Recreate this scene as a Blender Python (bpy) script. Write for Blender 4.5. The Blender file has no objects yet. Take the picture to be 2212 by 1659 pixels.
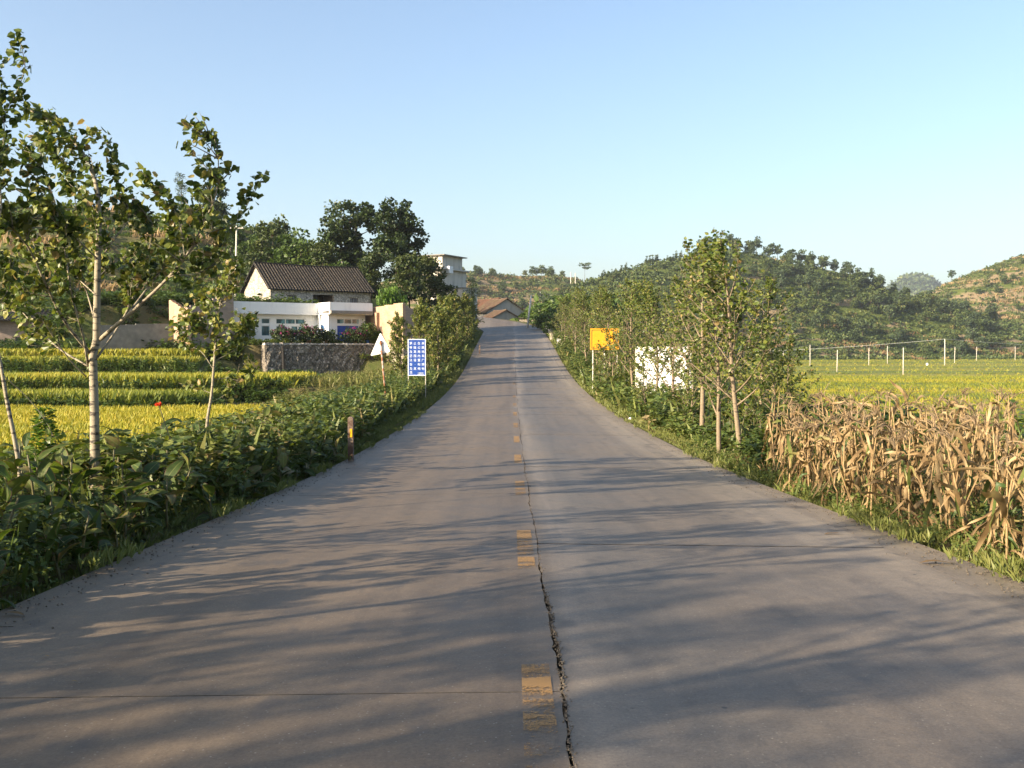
import bpy, math
import numpy as np

# ------------------------------------------------------------------ camera, sky, sun, exposure
scene = bpy.context.scene
F, CX, CY, HOR = 2150.0, 1106.0, 829.5, 755.0      # the photograph measured at 2212 x 1659
TH = math.atan((CY - HOR) / F)
EYE = 1.55
cam_data = bpy.data.cameras.new('camera')
cam_data.sensor_width = 36.0
cam_data.lens = 36.0 * F / 2212.0
cam_data.clip_start = 0.1
cam_data.clip_end = 9000.0
cam = bpy.data.objects.new('camera', cam_data)
scene.collection.objects.link(cam)
cam.location = (0, 0, EYE)
cam.rotation_euler = (math.pi / 2 - TH, 0, 0)
scene.camera = cam

SUN_EL = math.radians(20.0)
SUN_X, SUN_Y = -0.855, -0.518                        # horizontal direction towards the sun
world = bpy.data.worlds.new('World')
scene.world = world
world.use_nodes = True
wn = world.node_tree
bg = wn.nodes['Background']
sky = wn.nodes.new('ShaderNodeTexSky')
sky.sky_type = 'NISHITA'
sky.sun_disc = False
sky.sun_elevation = SUN_EL
sky.sun_rotation = math.atan2(SUN_X, SUN_Y)
sky.air_density = 1.0
sky.dust_density = 2.6
sky.ozone_density = 2.0
sky.altitude = 0.0
wn.links.new(sky.outputs[0], bg.inputs[0])
bg.inputs[1].default_value = 0.097

sun_data = bpy.data.lights.new('sun', 'SUN')
sun_data.energy = 5.0
sun_data.angle = math.radians(0.53)
sun_data.color = (1.0, 0.83, 0.62)
sun = bpy.data.objects.new('sun', sun_data)
scene.collection.objects.link(sun)
_c, _s = math.cos(SUN_EL), math.sin(SUN_EL)
_h = math.hypot(SUN_X, SUN_Y)
from mathutils import Vector, Matrix, Euler
sun.rotation_euler = Vector((SUN_X / _h * _c, SUN_Y / _h * _c, _s)).to_track_quat('Z', 'Y').to_euler()

scene.view_settings.view_transform = 'Standard'
scene.view_settings.look = 'None'
scene.view_settings.gamma = 1.0
scene.view_settings.use_curve_mapping = False
scene.view_settings.exposure = 1.58

# ------------------------------------------------------------------ helpers
COL = scene.collection
def at(px, py, d):
    """world point seen at photo pixel (2212 wide) at depth d along +Y"""
    x, up = (px - CX) / F, -(py - CY) / F
    Y = math.cos(TH) + up * math.sin(TH)
    Z = -math.sin(TH) + up * math.cos(TH)
    k = d / Y
    return np.array((x * k, d, Z * k + EYE))
def zat(py, d): return float(at(CX, py, d)[2])
def xat(px, d): return (px - CX) / F * d

class MB:
    def __init__(self): self.V, self.Fc, self.T, self.M, self.n = [], [], [], [], 0
    def add(self, V, Fs, tint=0.5, mi=0):
        V = np.asarray(V, float).reshape(-1, 3)
        if isinstance(Fs, np.ndarray): groups = [Fs]
        else:
            by = {}
            for f in Fs: by.setdefault(len(f), []).append(f)
            groups = [np.array(v) for v in by.values()]
        for g in groups:
            self.Fc.append(g + self.n); self.M.append(np.full(len(g), mi, int))
        self.V.append(V)
        t = np.asarray(tint, float)
        self.T.append(np.full(len(V), float(t)) if t.ndim == 0 else t)
        self.n += len(V)
        return self
    def mesh(self, name, mats, smooth=False):
        me = bpy.data.meshes.new(name)
        V = np.concatenate(self.V)
        me.vertices.add(len(V)); me.vertices.foreach_set('co', V.astype(np.float32).ravel())
        tot = sum(f.size for f in self.Fc); nf = sum(len(f) for f in self.Fc)
        me.loops.add(tot); me.polygons.add(nf)
        li = np.concatenate([f.ravel() for f in self.Fc])
        sizes = np.concatenate([np.full(len(f), f.shape[1]) for f in self.Fc])
        starts = np.concatenate(([0], np.cumsum(sizes)[:-1]))
        me.loops.foreach_set('vertex_index', li.astype(np.int32))
        me.polygons.foreach_set('loop_start', starts.astype(np.int32))
        me.polygons.foreach_set('material_index', np.concatenate(self.M).astype(np.int32))
        me.polygons.foreach_set('use_smooth', np.full(nf, smooth))
        a = me.attributes.new('tint', 'FLOAT', 'POINT')
        a.data.foreach_set('value', np.concatenate(self.T).astype(np.float32))
        for m in (mats if isinstance(mats, (list, tuple)) else [mats]): me.materials.append(m)
        me.update(calc_edges=True)
        return me
    def build(self, name, mats, parent=None, smooth=False):
        return link(name, self.mesh(name, mats, smooth), parent)
    # ---- shapes
    def box(self, c, s, rot=None, tint=0.5, mi=0):
        c = np.asarray(c, float); h = np.asarray(s, float) / 2
        V = np.array([(x, y, z) for z in (-1, 1) for y in (-1, 1) for x in (-1, 1)], float) * h
        if rot is not None: V = V @ np.asarray(rot, float).T
        return self.add(V + c, [(0, 2, 3, 1), (4, 5, 7, 6), (0, 1, 5, 4), (2, 6, 7, 3), (0, 4, 6, 2), (1, 3, 7, 5)], tint, mi)
    def tube(self, pts, radii, sides=6, tint=0.5, mi=0, cap=True):
        P = np.asarray(pts, float); n = len(P)
        R = np.broadcast_to(np.asarray(radii, float), (n,))
        T = np.gradient(P, axis=0); T /= np.linalg.norm(T, axis=1)[:, None] + 1e-9
        ref = np.where(np.abs(T[:, 2:3]) > .9, np.array([[1., 0, 0]]), np.array([[0, 0, 1.]]))
        A = np.cross(T, ref); A /= np.linalg.norm(A, axis=1)[:, None] + 1e-9
        for i in range(1, n):
            if np.dot(A[i], A[i - 1]) < 0: A[i] = -A[i]
        B = np.cross(T, A)
        an = np.arange(sides) * 2 * math.pi / sides
        V = (P[:, None] + R[:, None, None] * (np.cos(an)[None, :, None] * A[:, None] + np.sin(an)[None, :, None] * B[:, None])).reshape(-1, 3)
        i, j = np.meshgrid(np.arange(n - 1), np.arange(sides), indexing='ij')
        k = (j + 1) % sides
        Q = np.stack([i * sides + j, i * sides + k, (i + 1) * sides + k, (i + 1) * sides + j], -1).reshape(-1, 4)
        fs = [Q]
        t = np.asarray(tint, float)
        self.add(V, Q, np.repeat(t, sides) if t.ndim else tint, mi)
        if cap:
            b = self.n - n * sides
            self.Fc.append(np.array([[b + q for q in range(sides)][::-1]])); self.M.append(np.array([mi]))
            self.Fc.append(np.array([[b + (n - 1) * sides + q for q in range(sides)]])); self.M.append(np.array([mi]))
        return self
    def leaves(self, P, D, N, S, tmpl, tint, W=1.0, mi=0):
        TV, TF = tmpl
        P, D, N = (np.asarray(a, float) for a in (P, D, N))
        n = len(P)
        if n == 0: return self
        D = D / (np.linalg.norm(D, axis=1)[:, None] + 1e-9)
        X = np.cross(D, N); X /= np.linalg.norm(X, axis=1)[:, None] + 1e-9
        Z = np.cross(X, D)
        S = np.broadcast_to(np.asarray(S, float), (n,)); W = np.broadcast_to(np.asarray(W, float), (n,))
        V = P[:, None] + (S * W)[:, None, None] * TV[None, :, 0:1] * X[:, None] + S[:, None, None] * (TV[None, :, 1:2] * D[:, None] + TV[None, :, 2:3] * Z[:, None])
        m = len(TV)
        Q = (np.arange(n)[:, None, None] * m + TF[None]).reshape(-1, TF.shape[1])
        return self.add(V.reshape(-1, 3), Q, np.repeat(np.broadcast_to(np.asarray(tint, float), (n,)), m), mi)
    def grid(self, G, tint=0.5, mi=0):
        nu, nv = G.shape[:2]
        i, j = np.meshgrid(np.arange(nu - 1), np.arange(nv - 1), indexing='ij')
        Q = np.stack([i * nv + j, (i + 1) * nv + j, (i + 1) * nv + j + 1, i * nv + j + 1], -1).reshape(-1, 4)
        return self.add(G.reshape(-1, 3), Q, tint if np.ndim(tint) == 0 else np.asarray(tint).ravel(), mi)

def link(name, data, parent=None, loc=None, rot=None, scale=None):
    o = bpy.data.objects.new(name, data); COL.objects.link(o)
    if parent is not None: o.parent = parent
    if loc is not None: o.location = loc
    if rot is not None: o.rotation_euler = rot
    if scale is not None: o.scale = (scale,) * 3 if np.ndim(scale) == 0 else scale
    return o
def tag(o, label=None, cat=None, group=None, kind=None):
    if label: o['label'] = label
    if cat: o['category'] = cat
    if group: o['group'] = group
    if kind: o['kind'] = kind
    return o
def thing(name, label, cat, loc=(0, 0, 0), rot=None, group=None, scale=None):
    return tag(link(name, None, None, loc, rot, scale), label, cat, group)

# leaf templates (x across, y along, z up)
HEART = (np.array([(0, 0, 0), (.46, .28, .07), (.34, .68, .05), (0, 1, -.10), (-.34, .68, .05), (-.46, .28, .07)], float), np.array([[0, 1, 2, 3], [0, 3, 4, 5]]))
LANCE = (np.array([(0, 0, 0), (.22, .35, .05), (0, 1, -.15), (-.22, .35, .05)], float), np.array([[0, 1, 2, 3]]))
BLADE = (np.array([(-.5, 0, 0), (.5, 0, 0), (.28, .6, .06), (0, 1, .32)], float), np.array([[0, 1, 2, 3]]))
CARD = (np.array([(0, 0, 0), (.5, .45, .12), (0, 1, 0), (-.5, .45, .12)], float), np.array([[0, 1, 2, 3]]))
def runit(r, n):
    v = r.normal(size=(n, 3)); return v / np.linalg.norm(v, axis=1)[:, None]
def rotz(a): c, s = math.cos(a), math.sin(a); return np.array([[c, -s, 0], [s, c, 0], [0, 0, 1.]])

_ph = np.random.default_rng(5).uniform(0, 6.28, (24, 3)); _dr = np.random.default_rng(6).normal(size=(24, 2))
def fbm(X, Y, sc, oct=4):
    X, Y = np.asarray(X, float), np.asarray(Y, float); o = np.zeros(np.broadcast(X, Y).shape); a, f = 1.0, 1.0 / sc
    for k in range(oct):
        for q in range(3):
            d = _dr[(k * 3 + q) % 24]; d = d / np.hypot(*d)
            o = o + a / 3 * np.sin((X * d[0] + Y * d[1]) * f * 6.28 + _ph[(k * 3 + q) % 24][0] + 1.7 * np.sin((X * -d[1] + Y * d[0]) * f * 3.1 + _ph[(k * 3 + q) % 24][1]))
        a *= .5; f *= 2.03
    return o
def sstep(a, b, x):
    t = np.clip((np.asarray(x, float) - a) / (b - a), 0, 1); return t * t * (3 - 2 * t)

# ------------------------------------------------------------------ materials
def nodes(name):
    m = bpy.data.materials.new(name); m.use_nodes = True
    nt = m.node_tree; return m, nt, nt.nodes['Principled BSDF']
def N(nt, t, **kw):
    n = nt.nodes.new(t)
    for k, v in kw.items(): setattr(n, k, v)
    return n
def L(nt, a, b): nt.links.new(a, b)
def ramp(nt, fac, stops, interp='LINEAR'):
    r = N(nt, 'ShaderNodeValToRGB'); r.color_ramp.interpolation = interp
    e = r.color_ramp.elements
    while len(e) < len(stops): e.new(0.5)
    for q, (p, c) in enumerate(stops):
        e[q].position = p; e[q].color = (*c, 1) if len(c) == 3 else c
    if fac is not None: L(nt, fac, r.inputs[0])
    return r
def noise(nt, vec, scale, detail=4, rough=.6, dim=None):
    n = N(nt, 'ShaderNodeTexNoise'); n.inputs['Scale'].default_value = scale; n.inputs['Detail'].default_value = detail; n.inputs['Roughness'].default_value = rough
    if vec is not None: L(nt, vec, n.inputs['Vector'])
    return n.outputs['Fac']
def mixc(nt, fac, a, b, mode='MIX'):
    m = N(nt, 'ShaderNodeMix', data_type='RGBA', blend_type=mode)
    for sock, v in ((m.inputs[0], fac), (m.inputs[6], a), (m.inputs[7], b)):
        if isinstance(v, (int, float)): sock.default_value = v
        elif isinstance(v, tuple): sock.default_value = (*v, 1)
        else: L(nt, v, sock)
    return m.outputs[2]
def math_(nt, op, a, b=None, c=None):
    m = N(nt, 'ShaderNodeMath', operation=op)
    for k, v in enumerate((a, b, c)):
        if v is None: continue
        if isinstance(v, (int, float)): m.inputs[k].default_value = v
        else: L(nt, v, m.inputs[k])
    return m.outputs[0]
def geo_pos(nt): return N(nt, 'ShaderNodeNewGeometry').outputs['Position']
def obj_co(nt): return N(nt, 'ShaderNodeTexCoord').outputs['Object']
def scaled(nt, vec, s):
    m = N(nt, 'ShaderNodeVectorMath', operation='MULTIPLY'); L(nt, vec, m.inputs[0]); m.inputs[1].default_value = s; return m.outputs[0]
def bump(nt, b, h, strength=.4, dist=.02):
    n = N(nt, 'ShaderNodeBump'); n.inputs['Strength'].default_value = strength; n.inputs['Distance'].default_value = dist
    L(nt, h, n.inputs['Height']); L(nt, n.outputs[0], b.inputs['Normal'])

def leaf_mat(name, stops, trans=.3, rough=.5, rand=.0, spec=.35):
    m, nt, b = nodes(name)
    t = N(nt, 'ShaderNodeAttribute', attribute_name='tint').outputs['Fac']
    if rand:
        r = N(nt, 'ShaderNodeObjectInfo').outputs['Random']
        t = math_(nt, 'ADD', t, math_(nt, 'MULTIPLY', math_(nt, 'SUBTRACT', r, .5), rand))
    c = ramp(nt, t, stops).outputs[0]
    L(nt, c, b.inputs['Base Color']); b.inputs['Roughness'].default_value = rough
    b.inputs['Specular IOR Level'].default_value = spec
    tr = N(nt, 'ShaderNodeBsdfTranslucent'); L(nt, mixc(nt, 1.0, c, (1.0, 1.0, .55), 'MULTIPLY'), tr.inputs[0])
    mx = N(nt, 'ShaderNodeMixShader'); mx.inputs[0].default_value = trans
    L(nt, b.outputs[0], mx.inputs[1]); L(nt, tr.outputs[0], mx.inputs[2])
    L(nt, mx.outputs[0], nt.nodes['Material Output'].inputs[0])
    return m
def plain(name, col, rough=.7, var=.15, scale=3.0, metal=0, bumpv=0, bscale=20, spec=.4):
    m, nt, b = nodes(name)
    p = obj_co(nt)
    f = noise(nt, p, scale, 5)
    c0 = tuple(max(0, q * (1 - var)) for q in col); c1 = tuple(min(1, q * (1 + var)) for q in col)
    L(nt, ramp(nt, f, [(.3, c0), (.7, c1)]).outputs[0], b.inputs['Base Color'])
    b.inputs['Roughness'].default_value = rough; b.inputs['Metallic'].default_value = metal; b.inputs['Specular IOR Level'].default_value = spec
    if bumpv: bump(nt, b, noise(nt, p, bscale, 5), bumpv, .02)
    return m
M = {}
M['poplar_leaf'] = leaf_mat('poplar_leaf', [(0, (.022, .044, .012)), (.35, (.065, .10, .018)), (.65, (.15, .18, .034)), (.9, (.26, .24, .06)), (1, (.28, .20, .08))], .36, .42)
M['oak_leaf'] = leaf_mat('oak_leaf', [(0, (.014, .030, .009)), (.6, (.038, .062, .014)), (1, (.085, .10, .022))], .22, .5)
M['bush_leaf'] = leaf_mat('bush_leaf', [(0, (.03, .06, .012)), (.5, (.07, .115, .02)), (1, (.16, .18, .03))], .3, .5)
M['bright_leaf'] = leaf_mat('bright_leaf', [(0, (.05, .11, .012)), (1, (.13, .22, .03))], .35, .5)
M['hill_leaf'] = leaf_mat('hill_leaf', [(0, (.018, .036, .012)), (.5, (.050, .078, .018)), (.9, (.11, .13, .03)), (1, (.19, .145, .06))], .15, .6, rand=.25)
M['pine_leaf'] = leaf_mat('pine_leaf', [(0, (.020, .038, .016)), (.6, (.046, .072, .026)), (1, (.085, .11, .036))], .12, .6, rand=.2)
M['weed_leaf'] = leaf_mat('weed_leaf', [(0, (.035, .060, .014)), (.45, (.085, .125, .026)), (.8, (.16, .18, .045)), (1, (.27, .21, .10))], .3, .5)
M['grass'] = leaf_mat('grass', [(0, (.07, .10, .022)), (.5, (.15, .17, .04)), (1, (.28, .24, .10))], .3, .55)
M['rice'] = leaf_mat('rice', [(0, (.085, .125, .014)), (.35, (.22, .24, .022)), (.7, (.37, .315, .025)), (1, (.40, .29, .04))], .35, .6)
M['dry'] = leaf_mat('dry', [(0, (.085, .052, .024)), (.4, (.20, .130, .060)), (.8, (.33, .235, .120)), (1, (.44, .335, .19))], .28, .7, rand=.3, spec=.2)
M['corn_green'] = leaf_mat('corn_green', [(0, (.05, .085, .02)), (.6, (.14, .16, .04)), (1, (.42, .32, .14))], .3, .5, rand=.3)
M['tassel'] = leaf_mat('tassel', [(0, (.16, .115, .065)), (1, (.30, .22, .13))], .2, .8)
M['magenta'] = leaf_mat('magenta', [(0, (.14, .010, .075)), (1, (.32, .025, .16))], .3, .6)
M['red_petal'] = leaf_mat('red_petal', [(0, (.55, .03, .01)), (1, (.85, .09, .02))], .3, .5)
def canna_mat():
    m, nt, b = nodes('canna_leaf')
    t = N(nt, 'ShaderNodeAttribute', attribute_name='tint').outputs['Fac']        # 0 midrib, 1 margin
    r = N(nt, 'ShaderNodeObjectInfo').outputs['Random']
    body = ramp(nt, math_(nt, 'ADD', math_(nt, 'MULTIPLY', r, .8), math_(nt, 'MULTIPLY', noise(nt, obj_co(nt), 7, 4), .4)),
                [(.1, (.020, .040, .012)), (.5, (.048, .078, .017)), (.9, (.10, .12, .026)), (1.1, (.16, .12, .045))]).outputs[0]
    c = mixc(nt, ramp(nt, t, [(.0, (1, 1, 1)), (.10, (0, 0, 0))]).outputs[0], body, (.16, .19, .06))
    edge = ramp(nt, math_(nt, 'ADD', t, math_(nt, 'MULTIPLY', math_(nt, 'SUBTRACT', noise(nt, obj_co(nt), 4, 3), .5), .5)), [(.86, (0, 0, 0)), (1.0, (1, 1, 1))]).outputs[0]
    c = mixc(nt, edge, c, (.11, .05, .030))
    L(nt, c, b.inputs['Base Color']); b.inputs['Roughness'].default_value = .5; b.inputs['Specular IOR Level'].default_value = .25
    w = N(nt, 'ShaderNodeTexWave'); w.inputs['Scale'].default_value = 9; w.inputs['Distortion'].default_value = 1.5
    L(nt, obj_co(nt), w.inputs['Vector']); bump(nt, b, w.outputs['Fac'], .25, .01)
    tr = N(nt, 'ShaderNodeBsdfTranslucent'); L(nt, mixc(nt, 1.0, c, (1.4, 1.5, .5), 'MULTIPLY'), tr.inputs[0])
    mx = N(nt, 'ShaderNodeMixShader'); mx.inputs[0].default_value = .3
    L(nt, b.outputs[0], mx.inputs[1]); L(nt, tr.outputs[0], mx.inputs[2]); L(nt, mx.outputs[0], nt.nodes['Material Output'].inputs[0])
    return m
M['canna_leaf'] = canna_mat()
M['canna_stem'] = plain('canna_stem', (.10, .09, .035), .5, .4, 6)
def bark_mat(name, light, dark, thr=.58, stretch=(6, 6, 26)):
    m, nt, b = nodes(name)
    p = obj_co(nt)
    n1 = noise(nt, scaled(nt, p, stretch), 1.0, 4, .6); n2 = noise(nt, p, 7, 4)
    base = mixc(nt, n2, tuple(q * .75 for q in light), tuple(min(1, q * 1.2) for q in light))
    c = mixc(nt, ramp(nt, n1, [(thr, (0, 0, 0)), (thr + .07, (1, 1, 1))]).outputs[0], base, dark)
    L(nt, c, b.inputs['Base Color']); b.inputs['Roughness'].default_value = .8
    bump(nt, b, n1, .5, .01)
    return m
M['poplar_bark'] = bark_mat('poplar_bark', (.26, .225, .155), (.05, .04, .03), .54)
M['tan_bark'] = bark_mat('tan_bark', (.19, .145, .09), (.07, .055, .04), .60)
M['twig'] = plain('twig', (.24, .19, .13), .8, .3, 8)
M['bark'] = plain('bark', (.085, .065, .045), .9, .4, 5, bumpv=.5)
M['rice_stalk'] = M['rice']
M['corn_stalk'] = plain('corn_stalk', (.27, .185, .085), .7, .35, 9)

def road_mat():
    m, nt, b = nodes('road_concrete')
    p = geo_pos(nt)
    sx = N(nt, 'ShaderNodeSeparateXYZ'); L(nt, p, sx.inputs[0]); x = sx.outputs[0]
    warp = math_(nt, 'ADD', x, math_(nt, 'MULTIPLY', math_(nt, 'SUBTRACT', noise(nt, scaled(nt, p, (.6, .08, 1)), 1, 3), .5), 1.0))
    xn = math_(nt, 'DIVIDE', math_(nt, 'ADD', warp, 4.0), 8.5)      # 0 at the left verge, 1 at the right
    lane = ramp(nt, xn, [(0, (.145, .122, .095)), (.08, (.130, .107, .081)), (.22, (.102, .079, .055)), (.34, (.118, .092, .065)), (.46, (.098, .076, .054)), (.488, (.115, .092, .068)), (.505, (.16, .137, .112)),
                         (.56, (.098, .086, .073)), (.68, (.108, .091, .074)), (.80, (.132, .113, .092)), (.90, (.205, .178, .144)), (1, (.165, .140, .109))]).outputs[0]
    streak = noise(nt, scaled(nt, p, (3.0, .10, 1)), 1, 6, .65)
    blot = noise(nt, scaled(nt, p, (.7, .45, 1)), 1, 6, .65)
    c = mixc(nt, .75, lane, ramp(nt, streak, [(.32, (.72, .71, .71)), (.5, (1, 1, 1)), (.68, (1.2, 1.18, 1.15))]).outputs[0], 'MULTIPLY')
    c = mixc(nt, .8, c, ramp(nt, blot, [(.25, (.74, .74, .75)), (.5, (1, 1, 1)), (.75, (1.14, 1.12, 1.09))]).outputs[0], 'MULTIPLY')
    c = mixc(nt, .8, c, ramp(nt, noise(nt, p, 5.5, 6, .75), [(.3, (.80, .79, .78)), (.7, (1.22, 1.20, 1.16))]).outputs[0], 'MULTIPLY')
    c = mixc(nt, 1.0, c, (1.03, 1.0, .94), 'MULTIPLY')
    fine = noise(nt, p, 60, 4, .8)
    c = mixc(nt, .8, c, ramp(nt, fine, [(.3, (.6, .6, .6)), (.7, (1.4, 1.4, 1.4))]).outputs[0], 'MULTIPLY')
    stain = noise(nt, scaled(nt, p, (2.2, 1.1, 1)), 1.6, 3, .5)
    c = mixc(nt, ramp(nt, stain, [(.60, (0, 0, 0)), (.70, (.6, .6, .6))]).outputs[0], c, (.060, .052, .044))
    v = N(nt, 'ShaderNodeTexVoronoi'); v.inputs['Scale'].default_value = 26; L(nt, p, v.inputs['Vector'])
    c = mixc(nt, ramp(nt, v.outputs['Distance'], [(.08, (1, 1, 1)), (.16, (0, 0, 0))]).outputs[0], c, mixc(nt, v.outputs['Color'], (.05, .042, .034), (.30, .265, .21)))
    v2 = N(nt, 'ShaderNodeTexVoronoi'); v2.inputs['Scale'].default_value = 2.2; L(nt, p, v2.inputs['Vector'])
    c = mixc(nt, ramp(nt, v2.outputs['Distance'], [(.025, (1, 1, 1)), (.04, (0, 0, 0))]).outputs[0], c, (.03, .028, .025))
    # dust and soil washed in from the verges
    dd = math_(nt, 'ADD', math_(nt, 'MULTIPLY', math_(nt, 'ABSOLUTE', math_(nt, 'SUBTRACT', x, .25)), .2), math_(nt, 'MULTIPLY', math_(nt, 'SUBTRACT', noise(nt, p, 1.3, 6, .7), .5), .35))
    c = mixc(nt, ramp(nt, dd, [(.76, (0, 0, 0)), (.90, (.7, .7, .7))]).outputs[0], c, mixc(nt, fine, (.10, .075, .045), (.17, .13, .085)))
    L(nt, c, b.inputs['Base Color'])
    L(nt, ramp(nt, blot, [(.2, (.48,) * 3), (.8, (.68,) * 3)]).outputs[0], b.inputs['Roughness']); b.inputs['Specular IOR Level'].default_value = .45
    h = math_(nt, 'ADD', math_(nt, 'MULTIPLY', fine, .5), noise(nt, p, 9, 5))
    bump(nt, b, h, .35, .01)
    return m
M['road'] = road_mat()
def paint_mat():
    m, nt, b = nodes('yellow_paint')
    p = geo_pos(nt)
    n1 = noise(nt, scaled(nt, p, (1.6, 7.5, 1)), 1.0, 3, .55); n2 = noise(nt, p, 55, 4, .75)
    w = math_(nt, 'ADD', math_(nt, 'MULTIPLY', n1, .55), math_(nt, 'MULTIPLY', n2, .45))
    wear = N(nt, 'ShaderNodeAttribute', attribute_name='tint').outputs['Fac']
    a = ramp(nt, math_(nt, 'ADD', w, wear), [(.50, (0, 0, 0)), (.55, (1, 1, 1))]).outputs[0]
    b.inputs['Base Color'].default_value = (.46, .25, .075, 1); b.inputs['Roughness'].default_value = .7
    L(nt, mixc(nt, n2, (.22, .13, .05), (.35, .20, .06)), b.inputs['Base Color'])
    L(nt, math_(nt, 'MULTIPLY', a, .82), b.inputs['Alpha'])
    return m
M['paint'] = paint_mat()
M['crack'] = plain('crack_rubble', (.115, .095, .07), .9, .5, 30, bumpv=.8, bscale=60)
M['dirt_dark'] = plain('joint_dirt', (.035, .03, .025), .95, .4, 20)
def ground_mat():
    m, nt, b = nodes('ground_soil')
    p = geo_pos(nt)
    n1 = noise(nt, p, .25, 6, .65); n2 = noise(nt, p, 2.5, 5, .7)
    c = mixc(nt, ramp(nt, n1, [(.38, (0, 0, 0)), (.56, (1, 1, 1))]).outputs[0], mixc(nt, n2, (.045, .065, .016), (.10, .12, .034)), mixc(nt, n2, (.09, .075, .035), (.16, .13, .06)))
    L(nt, c, b.inputs['Base Color']); b.inputs['Roughness'].default_value = .95; b.inputs['Specular IOR Level'].default_value = .1
    bump(nt, b, n2, .8, .1)
    return m
M['ground'] = ground_mat()
def hill_mat(name, tan_amt, sc=1.0, blue=0.0):
    m, nt, b = nodes(name)
    p = geo_pos(nt)
    n1 = noise(nt, scaled(nt, p, (.016 * sc, .022 * sc, .10 * sc)), 1, 5, .62)
    n2 = noise(nt, p, .35 * sc, 5, .75); n3 = noise(nt, scaled(nt, p, (.03 * sc, .03 * sc, .03 * sc)), 1, 4, .6)
    green = mixc(nt, n2, mixc(nt, n3, (.036, .058, .014), (.068, .095, .021)), mixc(nt, n3, (.082, .11, .026), (.14, .155, .038)))
    tan = mixc(nt, n2, (.16, .12, .068), (.28, .215, .13))
    c = mixc(nt, ramp(nt, n1, [(.60 - tan_amt * .25, (0, 0, 0)), (.64 - tan_amt * .25, (1, 1, 1))]).outputs[0], green, tan)
    L(nt, c, b.inputs['Base Color']); b.inputs['Roughness'].default_value = .95; b.inputs['Specular IOR Level'].default_value = .05
    bump(nt, b, n2, 1.0, 1.2 / sc)
    return m
M['hill_near'] = hill_mat('hill_slope', .45, 2.2)
M['hill_wood'] = hill_mat('wooded_hill', .25)
M['hill_tan'] = hill_mat('terraced_hill', .48, 1.2)
M['hill_mid'] = hill_mat('middle_hill', .55, 1.1)
M['hill_far'] = plain('far_hill', (.045, .060, .045), .95, .5, .02)
# ------------------------------------------------------------------ road line and terrain heights
_pd = np.array([-60, -20, -10, 0, 8, 12, 18, 23, 33, 44, 54, 64, 75, 87, 95.5, 115, 135, 150, 165, 185, 205, 260])
_pz = np.array([.6, -.72, -1.12, -1.53, -1.86, -2.03, -2.27, -2.42, -2.56, -2.56, -2.42, -2.15, -1.6, -.77, -.05, 1.35, 2.75, 4.05, 5.35, 6.7, 7.4, 7.6])
_sd = np.arange(-60, 260, .5); _sz = np.interp(_sd, _pd, _pz)
_k = np.exp(-np.linspace(-2.5, 2.5, 19) ** 2); _k /= _k.sum()
_sz = np.convolve(np.pad(_sz, 9, mode='edge'), _k, 'valid') + EYE
_off = float(np.interp(0, _sd, _sz)); _sz = _sz - _off * 0 
def zroad(s): return np.interp(s, _sd, _sz)
RC, R_CURVE, S_CURVE = 0.25, 70.0, 128.0
def road_pt(s, off):
    """point of the road at length s, off metres right of the centre line"""
    s = np.asarray(s, float); off = np.asarray(off, float)
    ph = np.clip((s - S_CURVE) / R_CURVE, 0, None)
    cx = RC - R_CURVE * (1 - np.cos(ph)); cy = np.where(s < S_CURVE, s, S_CURVE + R_CURVE * np.sin(ph))
    bank = np.clip(ph * .25, 0, .05)
    return np.stack([cx + off * np.cos(ph), cy + off * np.sin(ph), zroad(s) + off * bank - .012 * np.abs(off)], -1)

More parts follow.
